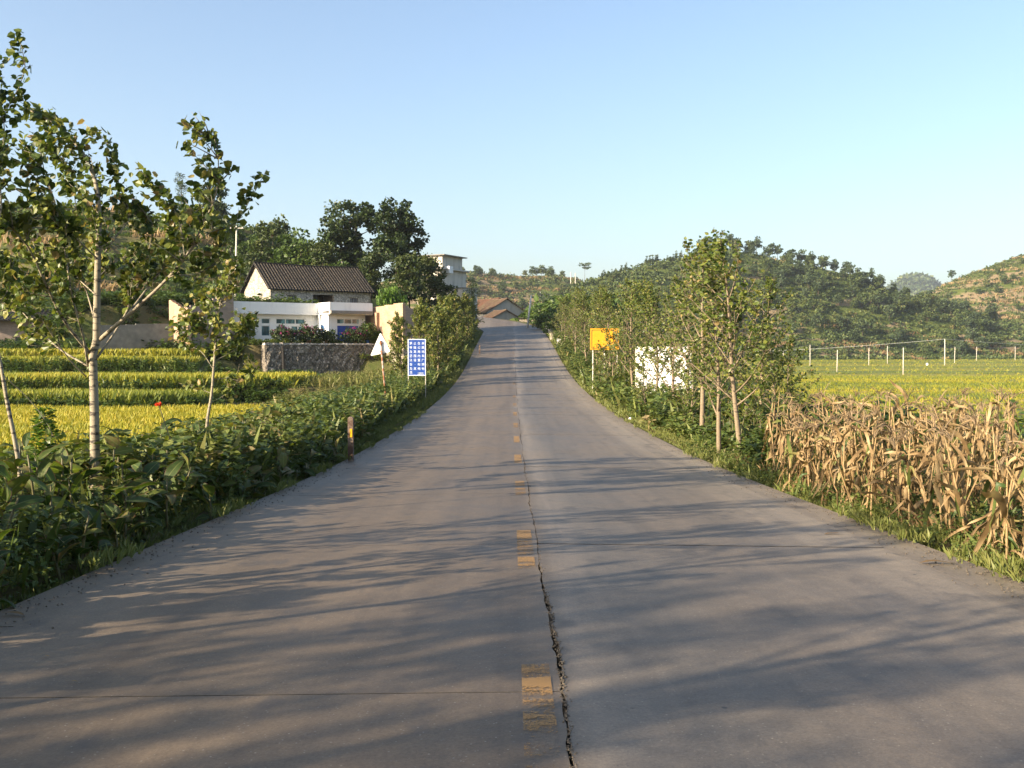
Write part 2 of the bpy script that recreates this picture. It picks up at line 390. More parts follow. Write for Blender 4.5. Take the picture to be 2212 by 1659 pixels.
UA = math.radians(35)                     # the farmhouses stand turned 35 degrees to the road
U = np.array((math.cos(UA), math.sin(UA))); NN = np.array((math.sin(UA), -math.cos(UA)))
HW0 = np.array((-21.4, 76.0))             # front left corner of the white house
FLOOR = .33 + EYE
def terrain(X, Y):
    X, Y = np.broadcast_arrays(np.asarray(X, float), np.asarray(Y, float))
    ph = np.clip((np.clip(Y, None, 195) - S_CURVE) / R_CURVE, 0, .95)
    cxr = RC - R_CURVE * (1 - np.sqrt(1 - np.clip(ph, 0, .95) ** 2))
    dx = X - cxr
    zr = zroad(np.clip(Y, -60, 255))
    # ---- left of the road: paddies in steps, then the farm platform, then the slope
    wob = .8 * np.sin(X * .21) + .5 * np.sin(X * .6 + 1)
    Yw = Y + wob
    fld = -3.6 + .55 * sstep(51.7, 52.3, Yw) + .75 * sstep(57.7, 58.4, Yw) + 1.0 * sstep(65.7, 66.5, Yw) * sstep(-18.5, -21.5, X) + EYE
    q = (X - HW0[0]) * NN[0] + (Y - HW0[1]) * NN[1]           # in front (+) / behind (-) the white house front
    u = (X - HW0[0]) * U[0] + (Y - HW0[1]) * U[1]
    yard = np.where(Y > 77 + .5 * wob, FLOOR - 1.1, -9.)
    behind = np.clip(-q - 9.5, 0, None)
    wu = sstep(-14, -7, u)
    plat = np.where((q < 3.8) & (u > -.2), FLOOR, yard)
    plat = np.maximum(plat, np.where(q < 3.8, (FLOOR - 1.1) + (4.4 * sstep(0, 1.2, behind)) * wu, -9))
    hill = np.clip(wu * (-q - 22) + (1 - wu) * (Y - 92), 0, None)
    fadex = sstep(-6, -48, X)
    ramp_ = (FLOOR - 1.1 + 4.4 * wu) + 4.4 * (1 - wu) * sstep(0, 30, hill) + (3.0 + 14.5 * fadex) * sstep(0, 78, hill) + 1.2 * fbm(X, Y, 30, 3) * sstep(0, 30, hill)
    tz = ramp_ / 1.9; ramp_t = (np.floor(tz) + sstep(.25, .75, tz - np.floor(tz))) * 1.9
    plat = np.where(hill > 0, ramp_t, plat)
    plat = np.where(Y > 70, plat, -9)
    left = np.maximum(fld, plat)
    back = sstep(190, 320, Y); left = left * (1 - back) + (2.0) * back
    tl = sstep(-6.0, -11.5 - np.clip((Y - 60) * .0, 0, 0), dx)
    zl = (zr - .10) * (1 - tl) + left * tl
    # ---- right of the road: verge, corn strip, then the wide valley floor
    val = -6.2 + 1.25 * sstep(200, 480, Y) + EYE + .12 * fbm(X, Y, 60, 2)
    wide = np.interp(Y, [-60, 5, 24, 32, 300], [11, 11, 11, 6.5, 6.0])
    tr = sstep(wide, wide + 15, dx)
    zr_ = (zr - .12) * (1 - tr) + val * tr
    z = np.where(dx < 0, zl, zr_)
    road = np.abs(dx) < 4.3
    z = np.where(road, zr - .22, z)
    z = np.where((np.abs(dx) > 4.3) & (np.abs(dx) < 9), z + .05 * fbm(X, Y, 2.2, 2), z)
    far = sstep(500, 900, Y); z = z * (1 - far) + (-6 + EYE) * far
    farl = sstep(90, 300, np.abs(X)) * (X < 0); z = z * (1 - farl) + np.where(Y > 90, 14, -2.) * farl
    return z

def ground():
    xs = np.concatenate([-np.geomspace(2100, 62, 24), np.arange(-60, -14, .9), np.arange(-14, 14, .4), np.arange(14, 60, 1.2), np.geomspace(62, 2100, 24)])
    ys = np.concatenate([[-400, -200, -120, -80], np.arange(-60, 8, 2), np.arange(8, 100, .7), np.arange(100, 200, 1.6), np.geomspace(202, 3050, 46)])
    X, Y = np.meshgrid(xs, ys, indexing='ij')
    G = np.stack([X, Y, terrain(X, Y)], -1)
    m = MB().grid(G)
    o = m.build('ground', M['ground'], None, True)
    tag(o, kind='structure')
ground()

# ------------------------------------------------------------------ road slabs
road = tag(link('road', None), kind='structure')
rng = np.random.default_rng(1)
EDGE = 3.93
crk_s = np.arange(-30, 210, .12)
crk_o = .012 * np.sin(crk_s * 1.3) + np.cumsum(rng.normal(0, .0045, len(crk_s))) * .0
jag = rng.normal(0, .007, len(crk_s)); crk_o = crk_o + jag
crk_w = (.42 + .6 * (crk_s < 9.5) * np.clip((9.5 - crk_s) / 4, 0, 1)) * np.clip(.010 + .007 * np.sin(crk_s * .9 + 2) + rng.normal(0, .008, len(crk_s)), .004, .045)
def slab(s0, s1, o0, o1, name, z=0.0, jag0=None, jag1=None, nx=4):
    ss = np.arange(s0, s1 + 1e-6, (s1 - s0) / max(2, int((s1 - s0) / (.12 if (jag0 or jag1) and s0 < 40 else .6))))
    rows = []
    for s in ss:
        a, b = o0, o1
        c = np.interp(s, crk_s, crk_o); w = np.interp(s, crk_s, crk_w)
        if jag0: a = c + w
        if jag1: b = c - w
        offs = np.linspace(a, b, nx)
        rows.append(np.concatenate([[road_pt(s, offs[0]) - (0, 0, .2)], road_pt(np.full(nx, s), offs), [road_pt(s, offs[-1]) - (0, 0, .2)]]))
    G = np.array(rows); G[:, :, 2] += z
    m = MB().grid(G.transpose(1, 0, 2)[::-1].copy())
    for k in (0, -1):       # end faces
        e = G[k]; m.add(e, [tuple(range(len(e)))] if k else [tuple(range(len(e)))[::-1]], .5, 1)
    o = m.build('slab', [M['road'], M['dirt_dark']], road)
    return o
joints = np.concatenate([[-28, -18, -8, .2], np.arange(5.0, 95, 4.9), np.arange(98, 200, 10)])
SH = .46
for i in range(len(joints) - 1):
    a, b = joints[i] + .006, joints[i + 1] - .006
    slab(a, b, -EDGE + SH - .1, 0, 'slab', 0, None, True)
    slab(a, b, 0, EDGE - SH, 'slab', .004 * (i % 2) - .002, True, None)
for i in range(0, len(joints) - 1):
    a, b = joints[i] + 1.6, joints[i + 1] + 1.59
    slab(a + .01, b, EDGE - SH + .012, EDGE + .04, 'slab', -.006, None, None, 2)
    slab(a + .01, b, -EDGE - .0, -EDGE + SH - .112, 'slab', -.008, None, None, 2)
# rubble crumbling out of the centre joint
m = MB()
for k in range(1100):
    s = 3.4 * (24 / 3.4) ** rng.random() if rng.random() < .5 else rng.uniform(3.4, 7.5)
    off = np.interp(s, crk_s, crk_o) + rng.normal(.008, .010)
    p = road_pt(s, off); r = rng.uniform(.002, .0075) * (1.8 if rng.random() < .04 else 1)
    d = runit(rng, 6) * r * rng.uniform(.6, 1.3, (6, 1)); d = np.array([(1, 0, 0), (-1, 0, 0), (0, 1, 0), (0, -1, 0), (0, 0, .7), (0, 0, -.7)]) * r * rng.uniform(.6, 1.4, (6, 1))
    m.add(p + d + (0, 0, r * .2), [(0, 2, 4), (2, 1, 4), (1, 3, 4), (3, 0, 4), (2, 0, 5), (1, 2, 5), (3, 1, 5), (0, 3, 5)])
tag(m.build('joint_rubble', M['crack'], road), kind='stuff')
m = MB()
ss = np.arange(-28, 200, 1.0)
m.grid(np.stack([road_pt(ss, -EDGE + .06) - (0, 0, .12), road_pt(ss, EDGE - .06) - (0, 0, .12)], 0))
m.build('road_bed', M['dirt_dark'], road)
for a, b, wear in [(2.9, 5.5, .015), (8.5, 10.85, .05), (14.4, 16.7, .02), (20.5, 22.7, .08), (26.4, 28.6, .09), (32.5, 34.6, .04), (38.5, 40.6, .05), (44.5, 46.6, .03), (50.5, 52.6, .02), (62.5, 64.6, .0), (80.5, 82.6, .0), (92, 94, -.02)]:
    ss = np.linspace(a, b, 24)
    G = np.stack([road_pt(ss, np.full(24, .052 - RC)), road_pt(ss, np.full(24, .205 - RC))], 0); G[..., 2] += .004
    w = np.tile(wear + .06 * sstep(.6, 1, np.linspace(0, 1, 24)) - .02 * (1 - np.linspace(0, 1, 24)), (2, 1))
    MB().grid(G[:, :, :], w).build('lane_marking', M['paint'], road)

# ------------------------------------------------------------------ hills
HILLS = {}
def hill(name, ridge, dr, db, zb, mat, nu=150, nv=46, terr=0.0, rough=1.0, back=120):
    """ridge: photo points of the skyline; dr / db: distance of ridge and foot along it"""
    ridge = np.array(ridge, float)
    px = np.linspace(ridge[0, 0], ridge[-1, 0], nu); py = np.interp(px, ridge[:, 0], ridge[:, 1])
    k = np.ones(7) / 7; py = np.convolve(np.pad(py, 3, mode='edge'), k, 'valid')
    DR = np.interp(px, *zip(*dr)); DB = np.interp(px, *zip(*db)); ZB = np.interp(px, *zip(*zb)) + EYE
    def pos(u, v):
        p = np.interp(u, px, py); r = np.interp(u, px, DR); b_ = np.interp(u, px, DB); z0 = np.interp(u, px, ZB)
        d = b_ + (r - b_) * v
        zr = EYE + (HOR - p) / F * r
        sv = np.where(v <= 1, .35 * v + .65 * sstep(0, 1, v) , 1 - .5 * (v - 1) ** 1.5)
        X = (u - CX) / F * d
        z = z0 + (zr - z0) * sv + rough * (fbm(X, d, 90, 3) * 2.2 * np.clip(1 - np.abs(v * 2 - 1), 0, 1))
        if terr:
            q = z / terr; z = z * .45 + .55 * (np.floor(q) + sstep(.3, .8, q - np.floor(q))) * terr
        return np.stack([X, d, z], -1)
    vs = np.concatenate([np.linspace(-.04, 1, nv), [1.08, 1.25, 1.6, 2.0]])
    Ug, Vg = np.meshgrid(px, vs, indexing='ij')
    G = pos(Ug, np.clip(Vg, 0, None)); G[:, 0, 2] -= 6; G[:, -1, 2] -= 4
    o = MB().grid(G).build(name, mat, None, True); tag(o, kind='structure')
    HILLS[name] = pos
    return o
hill('wooded_hill', [(1096, 712), (1130, 695), (1160, 668), (1200, 645), (1260, 612), (1320, 596), (1400, 572), (1460, 562), (1520, 546), (1570, 540), (1620, 548), (1700, 568), (1780, 580), (1850, 605), (1900, 622), (1950, 642), (2000, 650), (2080, 672), (2212, 705), (2420, 745)],
     [(1096, 470), (1250, 490), (1450, 525), (1600, 545), (2420, 560)], [(1096, 330), (1250, 350), (1450, 390), (1600, 430), (2420, 480)],
     [(1096, -2), (1250, -4), (1400, -5), (1600, -5.4), (2420, -5.2)], M['hill_wood'], 200, 56, 3.2)
hill('terraced_hill', [(1890, 720), (1950, 680), (2000, 636), (2040, 614), (2100, 588), (2160, 566), (2212, 548), (2300, 525), (2450, 500), (2650, 510)],
     [(1890, 700), (2650, 720)], [(1890, 545), (2650, 560)], [(1890, -4), (2650, -4)], M['hill_tan'], 110, 60, 2.6)
hill('middle_hill', [(560, 640), (800, 610), (900, 600), (975, 592), (1020, 588), (1060, 592), (1100, 598), (1140, 598), (1180, 596), (1230, 602), (1260, 610), (1300, 640), (1420, 680)],
     [(560, 640), (1420, 680)], [(560, 430), (1420, 520)], [(560, 1), (1420, 1)], M['hill_mid'], 130, 60, 3.0)
hill('far_hill', [(1800, 680), (1900, 640), (1930, 620), (1940, 612), (1948, 606), (1955, 604), (1962, 600), (1975, 601), (1985, 599), (1992, 602), (1998, 604), (2004, 609), (2010, 612), (2030, 628), (2060, 650), (2140, 680)],
     [(1800, 2500), (2140, 2500)], [(1800, 2000), (2140, 2000)], [(1800, -5), (2140, -5)], M['hill_far'], 90, 30, 0, 9)

# ------------------------------------------------------------------ rice
def tufts(m, P, h, w, tint, r, lean=.25, per=3):
    n = len(P)
    for k in range(per):
        D = np.stack([r.normal(0, lean, n), r.normal(0, lean, n), np.ones(n)], -1)
        a = r.uniform(0, math.pi, n); Nn = np.stack([np.cos(a), np.sin(a), np.zeros(n)], -1)
        m.leaves(P + np.stack([r.normal(0, w, n), r.normal(0, w, n), np.zeros(n)], -1), D, Nn, h * r.uniform(.75, 1.2, n), BLADE, np.clip(tint + r.normal(0, .12, n), 0, 1), W=w * r.uniform(.7, 1.4, n) / h)
def paddy(name, x0, x1, y0, y1, tone, r, dens, h=.75, w=.10, label=None, wob=1.2, zoff=0.0, follow=True):
    """one plot of rice: a slab of standing rice with ragged edges, and its ears on top"""
    nx, ny = max(6, int((x1 - x0) / (1.2 if y0 < 80 else 5))), max(4, int((y1 - y0) / (1. if y0 < 80 else 4)))
    Us, Vs = np.meshgrid(np.linspace(0, 1, nx), np.linspace(0, 1, ny), indexing='ij')
    X = x0 + (x1 - x0) * Us; Y = y0 + (y1 - y0) * Vs
    def edge(x, yy): return -(.8 * np.sin(x * .21) + .5 * np.sin(x * .6 + 1)) if follow and y0 < 80 and x1 < 0 else wob * fbm(x, x * 0 + yy, 30, 2)
    Y = Y + edge(X, y0) * (1 - Vs) + edge(X, y1) * Vs
    base = terrain(X, Y) + zoff
    Z = base + h * .52 + .07 * fbm(X, Y, 4, 3)
    G = np.stack([X, Y, Z], -1)
    t = np.clip(tone + .12 * fbm(X, Y * 3, 22, 3), .02, .98)
    m = MB().grid(G, t)
    for sl in (G[:, 0], G[::-1, -1], G[0, ::-1], G[-1, :]):
        lo = sl.copy(); lo[:, 2] -= h * .62 + .3
        m.grid(np.stack([lo, sl], 1), max(.02, tone - .25))
    n = int(dens * (x1 - x0) * (y1 - y0))
    u, v = r.random(n), r.random(n)
    px_ = x0 + (x1 - x0) * u
    py_ = y0 + (y1 - y0) * v + edge(px_, y0) * (1 - v) + edge(px_, y1) * v
    P = np.stack([px_, py_, terrain(px_, py_) + zoff + h * .45], -1)
    tufts(m, P, h * .6, w, np.clip(tone + .12 * fbm(px_, py_ * 3, 22, 3) + .06, 0, 1), r, .3)
    # a fringe along the front edge, down to the bank
    nf = int((x1 - x0) * (14 if y0 < 80 else 3))
    px_ = r.uniform(x0, x1, nf); py_ = y0 + edge(px_, y0) - r.uniform(0, .15, nf)
    tufts(m, np.stack([px_, py_, terrain(px_, py_ + .3) + zoff + r.uniform(0, .3, nf)], -1), h * .8, w, tone - .15, r, .3)
    o = m.build(name, M['rice']); tag(o, label, None, None, 'stuff')
    return o
r = np.random.default_rng(11)
paddy('rice_field', -42, -10.5, 30, 51.2, .52, r, 52, .75, .05, 'golden rice standing in the paddy behind the canna hedge')
paddy('rice_field', -44, -16.5, 52.7, 57.2, .24, r, 40, .8, .07, 'green rice on the first terrace above the golden paddy')
paddy('rice_field', -30.5, -13, 58.8, 65.2, .42, r, 40, .8, .07, 'yellow rice on the second terrace behind the pale poplar trunk')
paddy('rice_field', -46, -30.8, 58.8, 65.2, .22, r, 40, .8, .07, 'green rice at the far end of the second terrace')
paddy('rice_field', -50, -22, 66.9, 73, .38, r, 34, .8, .07, 'rice on the top terrace below the brick sheds')
bnd = [62, 74, 88, 97, 108, 117, 130, 141, 158, 172, 190, 214, 236, 262, 290, 322, 356, 392, 430, 474]
tones = [.34, .28, .42, .30, .54, .28, .58, .33, .26, .52, .30, .56, .28, .50, .34, .55, .30, .48, .40]
words_ = ['nearest', 'second', 'third', 'fourth', 'fifth', 'sixth', 'seventh', 'eighth', 'ninth', 'tenth', 'eleventh', 'twelfth', 'thirteenth', 'fourteenth', 'fifteenth', 'sixteenth', 'seventeenth', 'eighteenth', 'farthest']
for i in range(len(bnd) - 1):
    y0, y1 = bnd[i], bnd[i + 1]
    x0, x1 = max(19, xat(1330, y0)) , xat(2480, y1)
    gap = .25 + .15 * (i % 3)
    paddy('rice_field', x0, x1, y0, y1 - gap, tones[i], r, 1.2 if y0 < 200 else .06, .8, .05 if y0 < 200 else .14, '%s strip of %s rice on the valley floor' % (words_[i], 'yellow' if tones[i] > .5 else 'green'), 2.0)
# ------------------------------------------------------------------ trees
def smooth_line(P, n):
    """resample a polyline smoothly"""
    P = np.asarray(P, float)
    if len(P) == 2: return P[0] + (P[1] - P[0]) * np.linspace(0, 1, n)[:, None]
    t = np.concatenate([[0], np.cumsum(np.linalg.norm(np.diff(P, axis=0), axis=1))]); t /= t[-1]
    q = np.linspace(0, 1, n); out = np.zeros((n, 3))
    m_ = np.gradient(P, t, axis=0)
    for k, x in enumerate(q):
        i = min(np.searchsorted(t, x, 'right') - 1, len(P) - 2); h = t[i + 1] - t[i]; s = (x - t[i]) / h
        out[k] = (2*s**3-3*s**2+1)*P[i] + (s**3-2*s**2+s)*h*m_[i] + (-2*s**3+3*s**2)*P[i+1] + (s**3-s**2)*h*m_[i+1]
    return out
WIND = np.array((-.9, .1, .1))
def twig_leaves(tw, lf, r, line, rad, n_leaf, leaf, twigs=4, twlen=.35, start=.3, wind=.5, tone=.45, tone_sd=.2):
    """side twigs along a limb, with leaves on limb and twigs"""
    n = len(line)
    lines = [(line, .35)]
    for k in range(twigs):
        s = r.uniform(start, 1.0); p = line[min(n - 1, int(s * (n - 1)))]
        tdir = line[min(n - 1, int(s * (n - 1)) + 1)] - line[max(0, int(s * (n - 1)) - 1)]; tdir /= np.linalg.norm(tdir) + 1e-9
        d = tdir * .6 + runit(r, 1)[0] * .9 + np.array((0, 0, .25)) + WIND * wind * .4; d /= np.linalg.norm(d)
        ll = twlen * r.uniform(.5, 1.3) * (1.15 - .5 * s)
        q = np.linspace(0, 1, 5)[:, None]
        l2 = p + d * ll * q + (np.array((0, 0, .2)) + WIND * wind) * ll * .35 * q ** 2
        tw.tube(l2, np.linspace(max(.0035, rad * .3), .0018, 5), 4)
        lines.append((l2, .15))
    w = np.array([np.linalg.norm(l[-1] - l[0]) for l, _ in lines]); w /= w.sum()
    cnt = r.multinomial(n_leaf, w)
    for (l, s0), c in zip(lines, cnt):
        if c == 0: continue
        s0 = max(s0, start) if l is line else s0
        s = s0 + (1 - s0) * r.random(c) ** .85; f = s * (len(l) - 1); i = np.clip(f.astype(int), 0, len(l) - 2)
        P = l[i] + (l[i + 1] - l[i]) * (f - i)[:, None] + runit(r, c) * leaf * r.uniform(.2, 1.3, (c, 1))
        D = runit(r, c) * .8 + np.array((0, 0, -.25)) + WIND * wind
        Nn = runit(r, c) * .8 + np.array((-.3, -.2, .55))
        lf.leaves(P, D, Nn, leaf * r.uniform(.6, 1.25, c), HEART, np.clip(r.normal(tone, tone_sd, c), 0, 1), W=r.uniform(.8, 1.1, c))
def poplar_meshes(seed, H=5.5, tr=.055, nb=16, spread=1.3, leaves=1100, bare=.28, wind=.5, leaf=.085, tone=.45, bark=None):
    r = np.random.default_rng(seed); tk, lf = MB(), MB()
    n = 12; t = np.linspace(0, 1, n)
    lean = r.normal(0, .03, 2)
    T = np.stack([lean[0] * H * t + .04 * np.sin(t * 7 + r.random() * 6) - .35 * wind * t ** 3, lean[1] * H * t + .04 * np.sin(t * 6 + r.random() * 6), H * t], -1)
    tk.tube(T, tr * (1 - t) ** .8 + .006, 8)
    for k in range(nb):
        s = bare + (.97 - bare) * ((k + r.random() * .6) / nb)
        f = s * (n - 1); i = min(int(f), n - 2); p = T[i] + (T[i + 1] - T[i]) * (f - i)
        az = k * 2.4 + r.normal(0, .35); el = math.radians(r.uniform(28, 52) + 18 * s)
        ll = spread * (1.05 - s) ** .55 * r.uniform(.65, 1.15) + .18
        d = np.array((math.cos(az) * math.cos(el), math.sin(az) * math.cos(el), math.sin(el)))
        q = np.linspace(0, 1, 8)[:, None]
        line = p + d * ll * q + (np.array((0, 0, .3)) + WIND * wind * .8) * ll * .35 * q ** 2
        rad = tr * (1 - s) ** .8 * .5 + .005
        tk.tube(line, np.linspace(rad, .003, 8), 5)
        twig_leaves(tk, lf, r, line, rad, int(leaves / nb * r.uniform(.5, 1.4)), leaf, 6, ll * .42, .22, wind, tone)
    twig_leaves(tk, lf, r, T[-5:], .01, int(leaves * .05), leaf, 3, .3, .2, wind, tone)
    return tk.mesh('trunk', bark or M['poplar_bark'], True), lf.mesh('crown', M['poplar_leaf'])
def plant_tree(name, meshes, loc, label, group=None, rz=0, sc=1.0, cat='tree', zs=None):
    t = thing(name, label, cat, loc, (0, 0, rz), group, (sc, sc, zs or sc))
    link('trunk', meshes[0], t); link('crown', meshes[1], t)
    return t
def ground_at(x, y): return float(terrain(x, y))

# ---- the pale poplar left of the road, limb by limb
def limb_tree(name, label, trunk, limbs, base_d, trad, leaf, seed, tone=.42, z0=None):
    r = np.random.default_rng(seed); tk, lf = MB(), MB()
    P = np.array([at(a, b, base_d + c) for a, b, c in trunk])
    base = P[0].copy()
    gz = ground_at(base[0], base[1]); low = base.copy(); low[2] = gz - .05
    P = np.concatenate([[low], P]) if base[2] > gz + .1 else P
    T = smooth_line(P - low, 26)
    tk.tube(T, trad * np.linspace(1, .05, 26) ** .75, 9)
    for pts, rad, nl, st, tws, twl in limbs:
        l = smooth_line(np.array([at(a, b, base_d + c) for a, b, c in pts]) - low, 14)
        tk.tube(l, np.linspace(rad * .8, .003, 14), 6)
        twig_leaves(tk, lf, r, l, rad, int(nl * 1.95), leaf, int(tws * 2.0), twl, st, .7, tone, .24)
    twig_leaves(tk, lf, r, T[9:], .02, 620 if trad > .05 else 240, leaf, 24, .55, .35, .7, tone, .24)
    t = thing(name, label, 'tree', low)
    tk.build('trunk', M['poplar_bark'], t, True); lf.build('crown', M['poplar_leaf'], t)
    return t
limb_tree('poplar_tree', 'tall pale-barked poplar with forked limbs beside the canna hedge',
    [(205, 960, 0), (204, 880, 0), (202, 813, 0), (201, 767, 0), (208, 739, 0), (209, 690, 0), (210, 628, 0), (212, 545, 0), (214, 470, .1), (208, 400, .2), (180, 332, .3), (130, 275, .3), (52, 232, .3)],
    [([(215, 734, 0), (277, 680, -.2), (369, 594, -.5), (409, 545, -.6), (440, 480, -.7), (466, 425, -.7), (472, 346, -.7), (455, 300, -.7), (412, 268, -.7)], .034, 230, .45, 16, .45),
     ([(262, 698, -.1), (320, 620, .3), (384, 534, .5), (420, 470, .6), (440, 420, .6)], .02, 140, .3, 10, .4),
     ([(207, 776, 0), (231, 743, .1), (258, 702, .3), (292, 632, .5), (315, 560, .6), (330, 490, .6), (290, 430, .6), (272, 400, .6)], .02, 170, .3, 12, .4),
     ([(227, 545, 0), (255, 505, .2), (276, 478, .3), (254, 385, .4), (249, 340, .4), (226, 300, .4), (182, 268, .4)], .016, 110, .25, 8, .28),
     ([(400, 560, -.6), (384, 470, -.6), (352, 415, -.6), (312, 378, -.6)], .012, 70, .4, 5, .22),
     ([(409, 545, -.6), (455, 500, -.5), (500, 490, -.4), (540, 432, -.4), (576, 366, -.4)], .011, 46, .3, 5, .2),
     ([(369, 594, -.5), (430, 590, -.3), (470, 560, -.2), (490, 500, -.2)], .011, 80, .3, 8, .35),
     ([(196, 765, 0), (137, 691, -.4), (105, 628, -.6), (51, 520, -.9), (0, 470, -1.1), (-50, 400, -1.2), (-60, 300, -1.2)], .028, 260, .3, 18, .5),
     ([(190, 787, 0), (181, 732, -.3), (153, 628, -.7), (140, 540, -.8), (120, 450, -.9), (85, 350, -.9), (40, 300, -.9)], .022, 230, .3, 14, .45),
     ([(212, 722, 0), (196, 660, .4), (173, 574, .8), (163, 440, 1.0), (150, 370, 1.0), (110, 320, 1.0), (60, 290, 1.0)], .016, 200, .35, 12, .4),
     ([(190, 791, 0), (129, 754, .3), (74, 702, .6), (40, 665, .8), (-20, 600, .9), (-60, 520, .9)], .018, 120, .35, 10, .4),
     ([(186, 813, 0), (157, 785, -.3), (120, 735, -.6), (72, 660, -.9), (30, 590, -1.0)], .012, 60, .4, 7, .35),
     ([(210, 640, 0), (165, 600, .6), (110, 560, 1.0), (40, 530, 1.2)], .012, 100, .3, 8, .4),
     ([(211, 600, 0), (260, 560, .8), (300, 540, 1.0)], .010, 70, .3, 6, .35),
     ([(211, 560, 0), (150, 500, -.7), (90, 440, -1.), (20, 400, -1.1), (-40, 370, -1.1)], .014, 160, .2, 12, .4)],
    13.0, .070, .100, 21, .5)
limb_tree('poplar_sapling', 'thin poplar sapling with a leafy column in front of the stone wall',
    [(446, 945, 0), (449, 900, 0), (456, 860, 0), (462, 790, 0), (468, 720, 0), (475, 660, 0), (488, 610, 0), (506, 560, 0)],
    [([(462, 800, 0), (435, 760, .2), (405, 740, .4), (395, 700, .5)], .008, 60, .25, 6, .3), ([(463, 780, 0), (500, 760, .2), (535, 730, .3), (545, 690, .3)], .009, 70, .25, 6, .3),
     ([(468, 730, 0), (500, 700, -.3), (540, 690, -.4), (560, 680, -.4)], .008, 70, .2, 6, .3), ([(466, 745, 0), (430, 700, -.2), (410, 670, -.3)], .008, 70, .2, 6, .3),
     ([(472, 690, 0), (450, 660, .3), (440, 640, .3)], .007, 50, .2, 4, .25), ([(460, 820, 0), (500, 815, .2), (545, 800, .3), (550, 780, .3)], .007, 40, .3, 5, .3),
     ([(455, 870, 0), (490, 850, .1), (520, 820, .2)], .006, 22, .3, 4, .25), ([(458, 850, 0), (430, 840, .1), (410, 835, .2)], .006, 20, .3, 3, .25),
     ([(476, 660, 0), (500, 640, 0), (520, 590, 0), (510, 560, 0)], .007, 60, .2, 5, .25)],
    17.0, .034, .10, 22, .56)
limb_tree('poplar_sapling', 'slim leaning sapling trunk at the very edge of the hedge, nearest the camera',
    [(42, 1010, 0), (28, 930, 0), (14, 860, 0), (2, 790, 0), (-16, 700, 0), (-30, 600, 0), (-40, 480, .1), (-30, 380, .2)],
    [([(6, 810, 0), (60, 860, .2), (110, 930, .3), (122, 960, .3)], .006, 6, .6, 2, .2), ([(-20, 680, 0), (20, 620, .1), (30, 560, .2)], .008, 60, .3, 6, .3),
     ([(-30, 560, 0), (0, 470, .1), (0, 258, .2), (31, 210, .2), (54, 147, .2), (37, 66, .2)], .012, 110, .3, 8, .22), ([(-36, 500, 0), (-10, 400, .1), (10, 300, .2), (0, 200, .2), (-6, 110, .2)], .012, 150, .3, 10, .35),
     ([(-38, 480, 0), (-20, 350, -.2), (0, 330, -.3), (10, 300, -.3)], .01, 120, .2, 9, .35)],
    11.0, .03, .085, 23, .38)

# ---- poplars along the road

POP = [poplar_meshes(100 + k, H=5.6, nb=30, spread=1.75, leaves=1900, bare=b, wind=.55, leaf=.092, tone=.50, bark=M['tan_bark']) for k, b in enumerate((.20, .16, .22, .14))]
POPB = [poplar_meshes(120 + k, H=4.6, nb=28, spread=1.45, leaves=4200, bare=.12, wind=.4, leaf=.105, tone=.58, bark=M['tan_bark']) for k in range(4)]
def roadside(px, d, h, meshes, label, rz=0, base_h=5.6, group=None, wide=1.0):
    x = xat(px, d); s = h / base_h
    return plant_tree('poplar_tree', meshes, (x, d, ground_at(x, d) - .05), label, group, rz, s * wide, zs=s)
AIRY = [poplar_meshes(160 + k, H=5.6, nb=22, spread=1.9, leaves=1350, bare=b, wind=.6, leaf=.095, tone=.5, bark=M['tan_bark']) for k, b in enumerate((.26, .22, .30))]
roadside(1598, 22.0, 4.9, AIRY[0], 'thin poplar nearest the corn, standing at the road edge', .3, wide=1.25)
roadside(1562, 22.8, 4.4, AIRY[1], 'poplar with the thick lower trunk just beside the one by the corn', 2.2, wide=1.25)
roadside(1519, 28, 5.6, AIRY[2], 'tallest poplar of the clump, its tip above the wooded ridge', 4.0, wide=1.3)
roadside(1640, 25.5, 4.3, POP[3], 'low-forked poplar behind the corn with branches over the rice', 1.0, wide=1.25)
roadside(1490, 34, 4.8, AIRY[0], 'poplar behind the tallest of the clump, towards the hoarding', 5.1, wide=1.2)
roadside(1453, 42, 5.5, POP[1], 'stout poplar standing in front of the white hoarding', 3.1, wide=1.25)
roadside(1421, 44, 5.4, POP[2], 'slim poplar in front of the white hoarding, towards the road', .5, wide=1.2)
roadside(1368, 50, 5.8, POP[2], 'poplar beside the yellow sign, towards the hoarding', 2.6, wide=1.2)
roadside(1392, 54, 5.8, POP[0], 'poplar behind the post of the white hoarding', 1.9, wide=1.25)
ORD = ['first', 'second', 'third', 'fourth', 'fifth', 'sixth', 'seventh', 'eighth', 'ninth', 'tenth', 'eleventh', 'twelfth', 'thirteenth', 'fourteenth']
YOUNG = [poplar_meshes(135 + k, H=3.2, tr=.028, nb=18, spread=1.2, leaves=1200, bare=.08, wind=.4, leaf=.085, tone=.54, bark=M['tan_bark']) for k in range(2)]
for k, (px, d, h, lab) in enumerate([(1675, 24.0, 2.6, 'low leafy poplar sapling where the maize begins'), (1490, 31, 2.8, 'short poplar sapling before the right edge of the hoarding'), (1700, 29, 2.8, 'leafy sapling over the rice behind the maize'), (1395, 38, 2.4, 'leafy sapling at the hoarding post'), (1326, 52, 3.9, 'leafy sapling half covering the yellow sign'), (1300, 56, 2.6, 'second leafy sapling below the yellow sign')]):
    roadside(px, d, h, YOUNG[k % 2], lab, k * 1.9, 3.2)
g_ = 'poplars lining the right of the climbing road'
